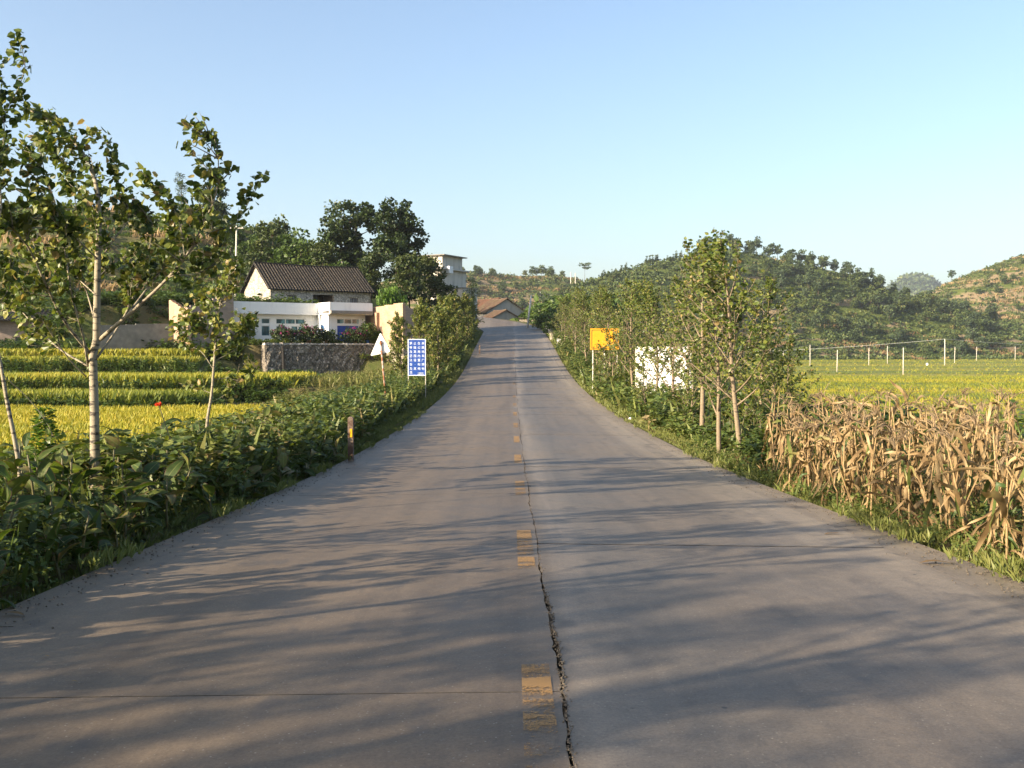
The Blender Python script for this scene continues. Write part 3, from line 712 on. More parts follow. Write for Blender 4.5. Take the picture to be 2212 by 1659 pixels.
for i, (px, d, h) in enumerate([(1322, 62, 5.7), (1345, 66, 5.9), (1290, 68, 5.5), (1305, 74, 6.0), (1268, 76, 5.6), (1282, 86, 6.2), (1242, 86, 5.4), (1258, 95, 6.0), (1222, 98, 5.0), (1236, 108, 5.6), (1212, 112, 4.8)]):
    roadside(px, d, h, POP[i % 4], '%s roadside poplar, counted uphill, in the row past the yellow sign' % ORD[i], i * 1.7, group=g_, wide=1.35)
g_ = 'bushy poplars lining the left of the climbing road'
for i, (px, d, h) in enumerate([(868, 60, 4.3), (905, 63, 4.8), (945, 65, 4.7), (925, 70, 5.2), (968, 74, 5.2), (952, 80, 5.4), (986, 84, 5.2), (1000, 93, 5.2), (972, 92, 5.4), (1010, 102, 5.0), (1018, 112, 4.6)]):
    roadside(px, d, h, POPB[i % 4], '%s bushy young poplar, counted uphill, in the row behind the blue sign' % ORD[i], i * 2.1, 4.6, g_)
# trees that stand beside and behind the camera; their shadows lie across the road
g_ = 'poplars beside the camera that shade the road'
SPARSE = [poplar_meshes(150 + k, H=5.6, nb=15, spread=1.35, leaves=560, bare=.34, wind=.5, leaf=.085, bark=M['poplar_bark']) for k in range(3)]
BIG = poplar_meshes(155, H=8.5, tr=.09, nb=18, spread=1.9, leaves=1000, bare=.34, wind=.4, leaf=.10)
for i, (x, y, h, ms, bh) in enumerate([(-5.6, 4.3, 5.2, SPARSE[0], 5.6), (-5.4, 6.3, 4.6, POP[1], 5.6), (-6.4, 7.8, 4.6, POP[3], 5.6), (-5.5, 1.2, 6.0, SPARSE[1], 5.6), (-6.0, -4.6, 6.0, SPARSE[0], 5.6), (-5.4, -8.5, 6.4, SPARSE[1], 5.6),
                                        (-13, -7, 9.5, BIG, 8.5), (-17, -13, 10, BIG, 8.5), (-11, -4.5, 8, SPARSE[2], 5.6), (-20, -10, 10, SPARSE[1], 5.6), (-22, -15, 11, BIG, 8.5), (-18, -6, 9.5, SPARSE[0], 5.6), (-14, -4, 8.5, SPARSE[1], 5.6), (-24, -11, 11, SPARSE[2], 5.6), (-12.5, -2.5, 7.6, SPARSE[0], 5.6), (-12, -.9, 7.4, SPARSE[2], 5.6), (-15.5, -2.6, 9, SPARSE[1], 5.6), (-16, -5.2, 9.4, SPARSE[2], 5.6), (-19.5, -5.0, 10.5, SPARSE[0], 5.6), (-10.4, -3.0, 6.6, SPARSE[1], 5.6), (-11.5, .6, 7.0, SPARSE[1], 5.6), (-26, -17, 12, SPARSE[0], 5.6), (-15, -9.5, 9, SPARSE[0], 5.6),
                                        (-8.2, 3.4, 3.4, POPB[0], 4.6), (-8.8, 5.8, 3.2, POPB[1], 4.6), (-9.8, 7.4, 3.4, POPB[2], 4.6)]):
    s = h / bh
    plant_tree('poplar_tree', ms, (x, y, ground_at(x, y)), 'poplar standing beside the camera, seen by its shadow on the road', g_, i * 1.3, s)

# ---- dense broadleaf trees behind the houses
def crown_points(r, blobs, n_cl, shell=.55):
    """clump centres in a set of ellipsoids (cx,cy,cz,rx,ry,rz)"""
    out = []
    vol = np.array([b[3] * b[4] * b[5] for b in blobs]); cnt = r.multinomial(n_cl, vol / vol.sum())
    for b, c in zip(blobs, cnt):
        u = runit(r, c) * (shell + (1 - shell) * r.random((c, 1))) 
        out.append(np.array(b[:3]) + u * np.array(b[3:]))
    return np.concatenate(out)
def dense_tree(seed, H, blobs, n_cl, per, leaf, cl_r, mat, tmpl=HEART, tone=.45, tr=.2, flat=.6, shell=.5, trunk_h=None, up=.5):
    r = np.random.default_rng(seed); tk, lf = MB(), MB()
    C = crown_points(r, blobs, n_cl, shell)
    top = trunk_h or H * .8
    T = np.stack([.15 * np.sin(np.linspace(0, 3, 9)), .1 * np.sin(np.linspace(0, 4, 9)), np.linspace(0, top, 9)], -1); tk.tube(T, np.linspace(tr, tr * .25, 9), 7)
    for c in C[:: max(1, len(C) // 26)]:
        zz = max(H * .15, min(c[2] - .5 * np.hypot(c[0], c[1]), top * .95)); p = np.array((0, 0, zz))
        mid = (p + c) / 2 + np.array((0, 0, -.12 * np.linalg.norm(c - p)))
        tk.tube(smooth_line([p, mid, c], 6), np.linspace(tr * .32, .02, 6), 4)
    n = len(C) * per; ci = np.repeat(np.arange(len(C)), per)
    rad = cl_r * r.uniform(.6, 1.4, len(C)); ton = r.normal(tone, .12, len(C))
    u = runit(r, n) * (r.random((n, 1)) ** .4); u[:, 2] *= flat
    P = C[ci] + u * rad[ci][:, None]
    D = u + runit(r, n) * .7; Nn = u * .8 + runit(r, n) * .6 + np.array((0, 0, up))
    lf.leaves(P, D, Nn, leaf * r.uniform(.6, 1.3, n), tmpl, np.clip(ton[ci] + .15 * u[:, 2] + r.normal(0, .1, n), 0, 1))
    return tk.mesh('trunk', M['bark'], True), lf.mesh('crown', mat)
def tree_at(name, meshes, px, py, d, label, rz=0, sc=1.0, group=None, base=None, zs=None):
    x = xat(px, d); return plant_tree(name, meshes, (x, d, base if base is not None else ground_at(x, d) - .1), label, group, rz, sc, zs=zs)
def top_to(meshes_h, py_top, px, d):
    """scale that brings a tree's top to photo row py_top"""
    return (zat(py_top, d) - ground_at(xat(px, d), d)) / meshes_h
oakA = dense_tree(201, 12, [(-.5, 0, 9.5, 2.6, 2.6, 2.3), (-1.8, .3, 6.6, 2.5, 2.5, 2.2), (1.3, 0, 6.4, 2.5, 2.4, 2.2), (.2, 0, 4.0, 2.6, 2.4, 1.6)], 130, 70, .30, .75, M['oak_leaf'], tone=.45)
oakB = dense_tree(202, 12, [(0, 0, 9.6, 2.3, 2.3, 2.2), (2.2, 0, 8.0, 2.0, 2.2, 2.2), (-1.6, 0, 7.0, 2.0, 2.2, 2.0), (1.6, 0, 5.2, 2.4, 2.2, 1.8)], 110, 70, .30, .70, M['oak_leaf'], tone=.4)
tree_at('broadleaf_tree', oakA, 768, 0, 118, 'tall dark broadleaf tree behind the tiled house, left of the leafy pair', .4, top_to(12.0, 420, 768, 118))
tree_at('broadleaf_tree', oakB, 858, 0, 116, 'tall dark broadleaf tree standing against the sky before the white block', 1.2, top_to(11.9, 430, 858, 116))
midA = dense_tree(203, 7, [(0, 0, 4.6, 2.2, 2.2, 2.2), (.8, 0, 3.0, 2.2, 2.2, 1.6)], 80, 60, .28, .65, M['bush_leaf'], tone=.4, tr=.12)
midB = dense_tree(204, 8, [(0, 0, 5.6, 1.9, 1.9, 2.3), (-.7, 0, 3.4, 2.2, 2.2, 1.8)], 80, 60, .26, .65, M['oak_leaf'], tone=.65, tr=.12)
slim = dense_tree(205, 10, [(0, 0, 6.6, .9, .9, 3.3), (0, 0, 3.2, 1.2, 1.2, 1.8)], 70, 55, .24, .5, M['pine_leaf'], LANCE, .6, .12)
for (ms, mh, px, d, ty, lab, rz) in [
    (midB, 8, 590, 122, 468, 'feathery tree on the slope behind the tiled gable', .2), (midA, 6.9, 650, 118, 492, 'bright leafy tree beside the feathery one behind the tiled roof', 1.4),
    (midB, 8, 700, 112, 520, 'round dark tree close behind the tiled roof ridge', 2.9), (midA, 6.9, 545, 128, 505, 'low tree on the slope beside the power pole', 3.3),
    (slim, 9.9, 395, 150, 362, 'slim cypress-like tree rising behind the slope with corn', .0), (midB, 8, 462, 150, 392, 'dark rounded tree beside the slim one on the slope', 4.0), (midA, 6.9, 500, 140, 470, 'small tree below the dark rounded one on the slope', .8),
    (midB, 8, 800, 110, 540, 'shaded tree under the tall pair behind the tiled house', 5.0), (midA, 6.9, 735, 106, 560, 'shaded bush-like tree at the right end of the tiled roof', 2.0),
    (midB, 8, 885, 108, 545, 'dark tree overhanging the white block, lower than the tall pair', 1.0), (midB, 8, 932, 112, 548, 'dark round-headed tree in front of the white block', 2.4),
    (slim, 9.9, 1018, 118, 592, 'clipped columnar tree beside the white block at the road crest', 1.7), (midA, 6.9, 845, 100, 600, 'low leafy tree right of the tiled house', .3), (midA, 6.9, 120, 160, 452, 'far tree on the slope behind the pale poplar', 1.1), (midB, 8, 30, 165, 440, 'dark tree on the slope at the frame edge', .6)]:
    tree_at('broadleaf_tree', ms, px, 0, d, lab, rz, top_to(mh, ty, px, d))
bright = dense_tree(206, 3, [(0, 0, 1.7, 1.6, 1.6, 1.3)], 40, 50, .22, .5, M['bright_leaf'], tone=.5, tr=.06)
tree_at('broadleaf_tree', bright, 842, 0, 94, 'low bright green tree above the brick wall', 0, top_to(3, 624, 842, 94) * .5, zs=top_to(3, 624, 842, 94))

# ---- shrubs along the foot of the hill right of the crest
bushM = [dense_tree(210 + k, 3, [(0, 0, 1.5, 1.7, 1.7, 1.2), (.8, .2, 1.1, 1.3, 1.3, .9)], 44, 44, .22, .5, M['bush_leaf'], tone=.42, tr=.05) for k in range(3)]
g_ = 'round shrubs on the bank right of the road crest'
for i, (px, d, ty) in enumerate([(1168, 150, 655), (1190, 160, 640), (1180, 135, 668), (1205, 145, 652), (1222, 138, 648), (1240, 150, 630), (1262, 145, 628), (1160, 165, 660), (1215, 170, 628), (1245, 175, 615), (1285, 160, 615), (1190, 122, 690), (1215, 125, 672), (1240, 128, 660)]):
    ms = bushM[i % 3]; tree_at('shrub', ms, px, 0, d, '%s round green shrub along the bank beside the road crest' % ORD[i], i * 1.1, top_to(3, ty, px, d) , g_)

# ---- woods on the hills: each tree its own object
HT = [dense_tree(220 + k, 8, [(0, 0, 5.0, 2.4, 2.4, 2.4), (.6 * (k - 1), 0, 3.0, 2.6, 2.6, 1.7)], 34, 22, .75, .9, M['hill_leaf'], CARD, .42 + .08 * k, .14) for k in range(4)]
HP = [dense_tree(230 + k, 9, [(0, 0, 7.2, 1.9, 1.9, 1.1), (.5, 0, 5.6, 2.3, 2.3, 1.0), (-.3, 0, 4.0, 1.8, 1.8, 1.0)], 26, 22, .7, .85, M['pine_leaf'], CARD, .5, .14, .45) for k in range(3)]
HC = [dense_tree(236 + k, 8, [(0, 0, 5, .75, .75, 2.8), (0, 0, 2.6, 1.1, 1.1, 1.6)], 22, 20, .55, .5, M['pine_leaf'], CARD, .55, .1) for k in range(2)]
r = np.random.default_rng(31)
pos = HILLS['wooded_hill']
def hill_tree(pos, px, v, ms, sc, name, label, group):
    p = pos(np.array(px, float), np.array(v, float))
    plant_tree(name, ms, tuple(p - (0, 0, .3)), label, group, r.uniform(0, 6.28), sc)
gw = 'trees of the wood on the ridge'
for k in range(215):
    px = r.uniform(1500, 2140); v = np.clip(r.beta(2.2, 1.3), .06, 1.03)
    if fbm(px * .6, v * 170, 60, 2) < -.45: continue
    zone = ('top' if v > .8 else 'upper slope' if v > .6 else 'middle slope' if v > .35 else 'foot') + ' of the wooded hill, ' + ('behind the poplars' if px < 1740 else 'above the rice poles' if px < 1960 else 'towards the terraced hill')
    if r.random() < .45: hill_tree(pos, px, v, HP[k % 3], r.uniform(.7, 1.15), 'pine_tree', 'dark pine at the ' + zone, 'pines at the ' + zone)
    else: hill_tree(pos, px, v, HT[k % 4], r.uniform(.55, 1.05), 'broadleaf_tree', 'broadleaf tree at the ' + zone, 'broadleaf trees at the ' + zone)
for kk, (px, sc) in enumerate([(1513, .95), (1528, 1.0), (1550, 1.1), (1574, 1.15), (1590, 1.05), (1615, 1.0), (1632, 1.2), (1660, 1.1), (1678, 1.0), (1700, .95), (1730, 1.15), (1752, .95), (1775, 1.1), (1800, .9), (1826, 1.0), (1850, .95), (1878, 1.05), (1902, .85), (1930, .8), (1955, .8), (1995, .75), (2020, .7)]):
    hill_tree(pos, px, 1.0, HP[int(px) % 3] if int(px) % 5 else HT[int(px) % 4], sc, 'pine_tree', 'skyline pine on the wooded ridge, number %d counted from the tallest poplar' % (kk + 1), 'pines on the skyline of the ridge')
for px in list(r.uniform(1300, 1470, 26)):
    hill_tree(pos, px, r.uniform(.9, 1.02), HC[int(px) % 2], r.uniform(.4, .8), 'cypress_tree', 'small pointed conifer on the left shoulder of the ridge', 'pointed conifers on the shoulder of the ridge')
for k in range(45):
    hill_tree(pos, r.uniform(1140, 1520), r.uniform(.05, .95), HT[k % 4], r.uniform(.35, .65), 'broadleaf_tree', 'scattered tree on the grassy shoulder of the ridge', 'scattered trees on the shoulder of the ridge')
lone = dense_tree(240, 12, [(0, 0, 10.3, 3.0, 3.0, 1.0), (1.0, 0, 8.6, 2.2, 2.2, .7), (-1.2, 0, 7.6, 1.6, 1.6, .6)], 24, 20, .5, .8, M['pine_leaf'], CARD, .7, .12, .35, .3)
p = pos(np.array(1262.), np.array(.98)); plant_tree('umbrella_tree', lone, tuple(p - (0, 0, .5)), 'lone flat-topped tree against the sky where two hills meet', None, 0, 1.0)
pos = HILLS['terraced_hill']
for k in range(62):
    px, v = r.uniform(1960, 2330), r.beta(1.2, 2.2)
    hill_tree(pos, px, v, HT[k % 4], r.uniform(.5, .95), 'broadleaf_tree', 'scattered tree on the %s of the terraced hill' % ('upper part' if v > .5 else 'middle' if v > .25 else 'foot'), 'trees on the terraced hill, ' + ('upper part' if v > .5 else 'middle' if v > .25 else 'foot'))
plant_tree('broadleaf_tree', HP[1], tuple(pos(np.array(2052.), np.array(.97))), 'lone tree on the skyline of the terraced hill', None, 0, 1.0)
pos = HILLS['middle_hill']
for k in range(62):
    px, v = r.uniform(960, 1290), np.clip(r.beta(1.2, 1.6), 0, .98)
    hill_tree(pos, px, v, HT[k % 4], r.uniform(.55, 1.05), 'broadleaf_tree', 'tree on the %s of the hill beyond the road crest' % ('upper part' if v > .6 else 'middle' if v > .3 else 'foot'), 'trees on the hill beyond the crest, ' + ('upper part' if v > .6 else 'middle' if v > .3 else 'foot'))
for px, sc in [(985, .9), (1000, .6), (1040, .5), (1150, .9), (1158, .8), (1170, 1.0), (1178, .8), (1190, .9), (1215, .7), (1135, .6)]:
    hill_tree(pos, px, 1.0, HT[int(px) % 4], sc, 'broadleaf_tree', 'tree on the skyline of the hill beyond the road crest', 'skyline trees beyond the crest')

# ---- low scrub on hills and bank: uncountable
def scrub(name, label, P, size, leaf, per, mat, seed, tone=.45, flat=.7):
    r = np.random.default_rng(seed); m = MB(); n = len(P) * per; ci = np.repeat(np.arange(len(P)), per)
    s = size * r.uniform(.5, 1.5, len(P)); ton = r.normal(tone, .18, len(P))
    u = runit(r, n) * r.random((n, 1)) ** .5; u[:, 2] = np.abs(u[:, 2]) * flat
    m.leaves(P[ci] + u * s[ci][:, None], u + runit(r, n) * .6, u + runit(r, n) * .5 + (0, 0, .4), leaf * r.uniform(.6, 1.4, n), CARD, np.clip(ton[ci] + r.normal(0, .1, n), 0, 1))
    return tag(m.build(name, mat), label, None, None, 'stuff')
def on_hill(h, n, u0, u1, v0, v1, seed):
    r = np.random.default_rng(seed); return HILLS[h](r.uniform(u0, u1, n), r.uniform(v0, v1, n))
scrub('undergrowth', 'scrub between the trees of the wooded hill', on_hill('wooded_hill', 3400, 1130, 2300, .0, 1.0, 41), 1.9, .95, 26, M['hill_leaf'], 42, .5)
scrub('undergrowth', 'scrub on the terraced hill', on_hill('terraced_hill', 1700, 1930, 2400, 0, .97, 43), 1.7, .9, 22, M['hill_leaf'], 44, .55)
scrub('undergrowth', 'scrub on the hill beyond the crest', on_hill('middle_hill', 1500, 940, 1330, 0, 1.0, 45), 1.7, .95, 22, M['hill_leaf'], 46, .55)
scrub('undergrowth', 'trees and rocks roughening the distant dome of a hill', on_hill('far_hill', 900, 1900, 2060, .3, 1.02, 56), 11, 9, 9, M['hill_leaf'], 57, .3)
# dry maize standing on the hill terraces
def dry_rows(name, label, P, seed, h=1.6, w=.5):
    r = np.random.default_rng(seed); m = MB(); tufts(m, P, h, w, .55, r, .3); return tag(m.build(name, M['dry']), label, None, None, 'stuff')
rr = np.random.default_rng(47)
def tan_patch(h, n, u0, u1, v0, v1, thr, seed):
    P = on_hill(h, n, u0, u1, v0, v1, seed); return P[fbm(P[:, 0], P[:, 2] * 5, 55, 2) > thr]
dry_rows('dry_maize', 'dry maize on the terraces of the far hill', tan_patch('terraced_hill', 9000, 1960, 2420, .1, 1.0, .22, 48), 49)
dry_rows('dry_maize', 'dry maize strips below the wood', tan_patch('wooded_hill', 6000, 1600, 2300, .0, .45, .35, 50), 51)
dry_rows('dry_maize', 'dry maize on the hill beyond the crest', tan_patch('middle_hill', 6000, 960, 1290, .3, 1.0, .15, 52), 53)
# the slope behind the houses
n = 9000; X = rr.uniform(-95, -22, n); Y = rr.uniform(98, 205, n); Z = terrain(X, Y)
P = np.stack([X, Y, Z], -1); sel = fbm(X, Z * 6, 28, 2)
scrub('undergrowth', 'bushes and bracken on the slope behind the farm', P[sel < .45][:4200], .9, .34, 26, M['bush_leaf'], 54, .4)
dry_rows('dry_maize', 'dry maize on the terraces behind the farm', P[sel > .45], 55, 1.4, .18)
# ------------------------------------------------------------------ building materials
def brick_mat(name, c1, c2, mortar, sc=1.0):
    m, nt, b = nodes(name)
    p = obj_co(nt); s = N(nt, 'ShaderNodeSeparateXYZ'); L(nt, p, s.inputs[0])
    cmb = N(nt, 'ShaderNodeCombineXYZ'); L(nt, math_(nt, 'ADD', s.outputs[0], s.outputs[1]), cmb.inputs[0]); L(nt, s.outputs[2], cmb.inputs[1])
    t = N(nt, 'ShaderNodeTexBrick'); L(nt, cmb.outputs[0], t.inputs['Vector'])
    t.inputs['Scale'].default_value = 1.0; t.inputs['Brick Width'].default_value = .25 * sc; t.inputs['Row Height'].default_value = .075 * sc; t.inputs['Mortar Size'].default_value = .012 * sc
    t.inputs['Color1'].default_value = (*c1, 1); t.inputs['Color2'].default_value = (*c2, 1); t.inputs['Mortar'].default_value = (*mortar, 1)
    n = noise(nt, p, 1.3, 5, .7)
    L(nt, mixc(nt, .8, t.outputs[0], ramp(nt, n, [(.3, (.62, .62, .62)), (.7, (1.2, 1.2, 1.2))]).outputs[0], 'MULTIPLY'), b.inputs['Base Color'])
    b.inputs['Roughness'].default_value = .9
    bump(nt, b, t.outputs['Fac'], -.4, .02)
    return m
def stone_mat(name, dark, light, sc=3.0, spot=None):
    m, nt, b = nodes(name)
    p = obj_co(nt)
    v = N(nt, 'ShaderNodeTexVoronoi'); v.inputs['Scale'].default_value = sc; L(nt, p, v.inputs['Vector'])
    ve = N(nt, 'ShaderNodeTexVoronoi', feature='DISTANCE_TO_EDGE'); ve.inputs['Scale'].default_value = sc; L(nt, p, ve.inputs['Vector'])
    sp = N(nt, 'ShaderNodeSeparateColor'); L(nt, v.outputs['Color'], sp.inputs[0])
    c = ramp(nt, sp.outputs[0], [(0, dark), (.7, light), (1, spot or light)]).outputs[0]
    c = mixc(nt, .8, c, ramp(nt, noise(nt, p, 1.2, 5, .7), [(.3, (.6, .6, .6)), (.7, (1.25, 1.2, 1.15))]).outputs[0], 'MULTIPLY')
    e = ramp(nt, ve.outputs['Distance'], [(.0, (0, 0, 0)), (.09, (1, 1, 1))]).outputs[0]
    L(nt, mixc(nt, e, tuple(q * .35 for q in dark), c), b.inputs['Base Color'])
    b.inputs['Roughness'].default_value = .9
    bump(nt, b, ve.outputs['Distance'], .8, .15)
    return m
def tile_mat(name, dark, light, moss=None):
    m, nt, b = nodes(name)
    p = obj_co(nt)
    a = N(nt, 'ShaderNodeAttribute', attribute_name='tint').outputs['Fac']
    n = noise(nt, p, 6, 4, .7); n2 = noise(nt, p, .8, 4)
    c = mixc(nt, ramp(nt, math_(nt, 'ADD', math_(nt, 'MULTIPLY', a, .65), math_(nt, 'MULTIPLY', n, .45)), [(.35, dark), (.75, light)]).outputs[0], (0, 0, 0), (0, 0, 0)) if False else ramp(nt, math_(nt, 'ADD', math_(nt, 'MULTIPLY', a, .5), math_(nt, 'MULTIPLY', n, .55)), [(.42, dark), (.85, light)]).outputs[0]
    if moss: c = mixc(nt, ramp(nt, n2, [(.45, (0, 0, 0)), (.65, (1, 1, 1))]).outputs[0], c, moss)
    L(nt, c, b.inputs['Base Color']); b.inputs['Roughness'].default_value = .9
    return m
M['brick'] = brick_mat('brick_orange', (.34, .19, .105), (.42, .26, .155), (.36, .29, .22))
M['brick_dark'] = brick_mat('brick_grey_shaded', (.22, .16, .12), (.30, .22, .17), (.24, .21, .18))  # grey shed brick; also painted shade on the fronts of the orange brick walls
M['stone_pale'] = stone_mat('stone_pale', (.30, .27, .22), (.48, .44, .37), 3.2)
M['stone_grey'] = stone_mat('stone_grey', (.36, .34, .31), (.54, .51, .47), 4.4, (.62, .57, .50))
M['stone_wall'] = stone_mat('stone_wall', (.10, .088, .07), (.24, .21, .165), 7.0, (.42, .38, .32))
M['rubble'] = stone_mat('rubble_stone', (.30, .26, .20), (.50, .43, .33), 5, (.6, .52, .42))
M['tile'] = tile_mat('roof_tile_grey', (.008, .007, .006), (.12, .095, .065))
M['tile_red'] = tile_mat('roof_tile_brown', (.07, .04, .026), (.19, .115, .07), (.12, .09, .05))
M['tile_rust'] = tile_mat('roof_tile_orange', (.085, .042, .025), (.20, .10, .055))
def whitewash(name, col, stain):
    m, nt, b = nodes(name)
    p = obj_co(nt)
    n = noise(nt, scaled(nt, p, (1.5, 1.5, .35)), 1, 6, .65)
    c = mixc(nt, ramp(nt, n, [(.50, (0, 0, 0)), (.75, (.75, .75, .75))]).outputs[0], col, stain)
    L(nt, c, b.inputs['Base Color']); b.inputs['Roughness'].default_value = .75
    return m
M['white'] = whitewash('white_tile', (.78, .78, .76), (.60, .59, .55))
M['plaster'] = whitewash('stained_plaster', (.50, .465, .40), (.15, .135, .11))
M['gable'] = whitewash('gable_plaster', (.38, .355, .31), (.22, .20, .17))
M['concrete'] = plain('pole_concrete', (.52, .48, .41), .85, .15, 6)
M['cement'] = plain('cement', (.20, .185, .16), .9, .25, 2, bumpv=.3)
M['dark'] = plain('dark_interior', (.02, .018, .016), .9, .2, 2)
M['wood_dark'] = plain('dark_wood', (.07, .05, .035), .85, .3, 5)
M['wood_door'] = plain('weathered_shutter', (.17, .165, .18), .8, .25, 4)
M['blue_paint'] = plain('blue_shutter', (.02, .075, .38), .5, .1, 2)
M['frame_white'] = plain('window_frame', (.72, .72, .70), .5, .05, 3)
def glass_mat():
    m, nt, b = nodes('window_glass'); b.inputs['Base Color'].default_value = (.03, .10, .13, 1); b.inputs['Roughness'].default_value = .12; b.inputs['Specular IOR Level'].default_value = .8
    L(nt, mixc(nt, ramp(nt, noise(nt, scaled(nt, obj_co(nt), (2, 1, .6)), 1, 3), [(.45, (0, 0, 0)), (.6, (1, 1, 1))]).outputs[0], (.02, .06, .075), (.10, .26, .30)), b.inputs['Base Color'])
    return m
M['glass'] = glass_mat()
def rust_mat(name, base, rust, amt):
    m, nt, b = nodes(name); p = obj_co(nt)
    n = noise(nt, p, 5, 6, .7)
    L(nt, mixc(nt, ramp(nt, n, [(amt - .08, (0, 0, 0)), (amt + .08, (1, 1, 1))]).outputs[0], base, rust), b.inputs['Base Color'])
    b.inputs['Roughness'].default_value = .75; return m
M['rust_post'] = rust_mat('rusty_post', (.42, .38, .33), (.20, .075, .025), .46)
M['rust_brown'] = rust_mat('brown_painted_post', (.07, .034, .02), (.20, .16, .12), .55)
M['sign_white'] = plain('sign_back_white', (.82, .81, .78), .5, .04, 5)
M['sign_blue'] = plain('sign_blue', (.006, .045, .24), .45, .1, 4)
M['sign_light'] = plain('sign_lettering', (.62, .68, .78), .5, .06, 5)
M['sign_yellow'] = plain('sign_yellow', (.60, .275, .008), .5, .08, 5)
M['sign_dark'] = plain('sign_border', (.035, .025, .012), .6, .1, 5)
M['reflector'] = plain('yellow_reflector', (.72, .36, .012), .4, .06, 6)
M['wire'] = plain('wire', (.10, .10, .10), .6, .1, 5)
M['wire_pale'] = plain('wire_pale', (.42, .42, .40), .6, .1, 5)
M['terracotta'] = plain('flower_pot', (.30, .15, .08), .8, .15, 5)
M['pot_blue'] = plain('blue_pot', (.05, .16, .42), .5, .15, 5)

# ------------------------------------------------------------------ building helpers (local frame: x along the front, y back, z up)
def wall_panel(m, x0, x1, z0, z1, y, th, holes=(), axis='x'):
    """a wall with openings, as strips round the openings"""
    xs = sorted({x0, x1, *[h[0] for h in holes], *[h[1] for h in holes]}); zs = sorted({z0, z1, *[h[2] for h in holes], *[h[3] for h in holes]})
    for a, b in zip(xs, xs[1:]):
        run = None
        for c, d in zip(zs, zs[1:]):
            mx, mz = (a + b) / 2, (c + d) / 2
            solid = not any(h[0] < mx < h[1] and h[2] < mz < h[3] for h in holes)
            if solid: run = (run[0], d) if run else (c, d)
            if (not solid or d == zs[-1]) and run:
                cc = ((a + b) / 2, y + th / 2, (run[0] + run[1]) / 2); ss = (b - a, th, run[1] - run[0])
                if axis == 'y': cc = (cc[1], cc[0], cc[2]); ss = (ss[1], ss[0], ss[2])
                m.box(cc, ss); run = None
def window(parent, x0, x1, z0, z1, y, mull=2, frame=M['frame_white'], pane=M['glass'], trans=False):
    f = MB(); t = .06
    for a in np.linspace(x0, x1, mull + 1): f.box((a + (t / 2 if a == x0 else -t / 2 if a == x1 else 0), y, (z0 + z1) / 2), (t, .08, z1 - z0))
    for z in ((z0 + t / 2), (z1 - t / 2)): f.box(((x0 + x1) / 2, y + .004, z), (x1 - x0 - .002, .07, t))
    if trans: f.box(((x0 + x1) / 2, y + .006, trans), (x1 - x0, .08, .10))
    o = f.build('window', frame, parent)
    MB().box(((x0 + x1) / 2, y + .05, (z0 + z1) / 2), (x1 - x0 - .02, .02, z1 - z0 - .02)).build('pane', pane, o)
    return o
def tiled_slope(m, x0, x1, e, r_, n_col, lift=.05, rows=14, seed=0):
    """a roof slope of barrel tiles from eave point e=(y,z) to ridge point r_=(y,z)"""
    rg = np.random.default_rng(seed)
    nx = n_col * 4 + 1; xs = np.linspace(x0, x1, nx)
    prof = lift * np.maximum(0, np.sin(np.arange(nx) * math.pi / 2)) 
    t = np.repeat(np.linspace(0, 1, rows + 1), 2)[1:-1]
    step = np.tile([.0, .03], rows)
    dy, dz = r_[0] - e[0], r_[1] - e[1]; ln = math.hypot(dy, dz); ny, nz = -dz / ln * np.sign(dy), abs(dy) / ln
    G = np.zeros((nx, len(t), 3)); sag = -.10 * np.sin(np.linspace(0, math.pi, nx))
    G[..., 0] = xs[:, None]
    h = prof[:, None] * 1.0 + (.03 - step)[None] + rg.normal(0, .008, (nx, len(t)))
    G[..., 1] = e[0] + dy * t[None] + ny * h; G[..., 2] = e[1] + dz * t[None] + nz * h + sag[:, None] * t[None]
    tint = np.clip(prof[:, None] / lift * .8 + rg.normal(0, .12, (nx, 1)) + rg.normal(0, .08, (nx, len(t))), 0, 1)
    if dy < 0: G = G[::-1]; tint = tint[::-1]
    m.grid(G, tint)
    lo = G.copy(); lo[..., 1] -= ny * .07; lo[..., 2] -= .10
    m.grid(lo[::-1], .1)
    m.grid(np.stack([lo[:, 0], G[:, 0]], 1)[::-1] if dy > 0 else np.stack([lo[:, 0], G[:, 0]], 1)[::-1], .1)
    for k in (0, -1): m.grid(np.stack([lo[k], G[k]], 0) if k else np.stack([G[k], lo[k]], 0), .3)
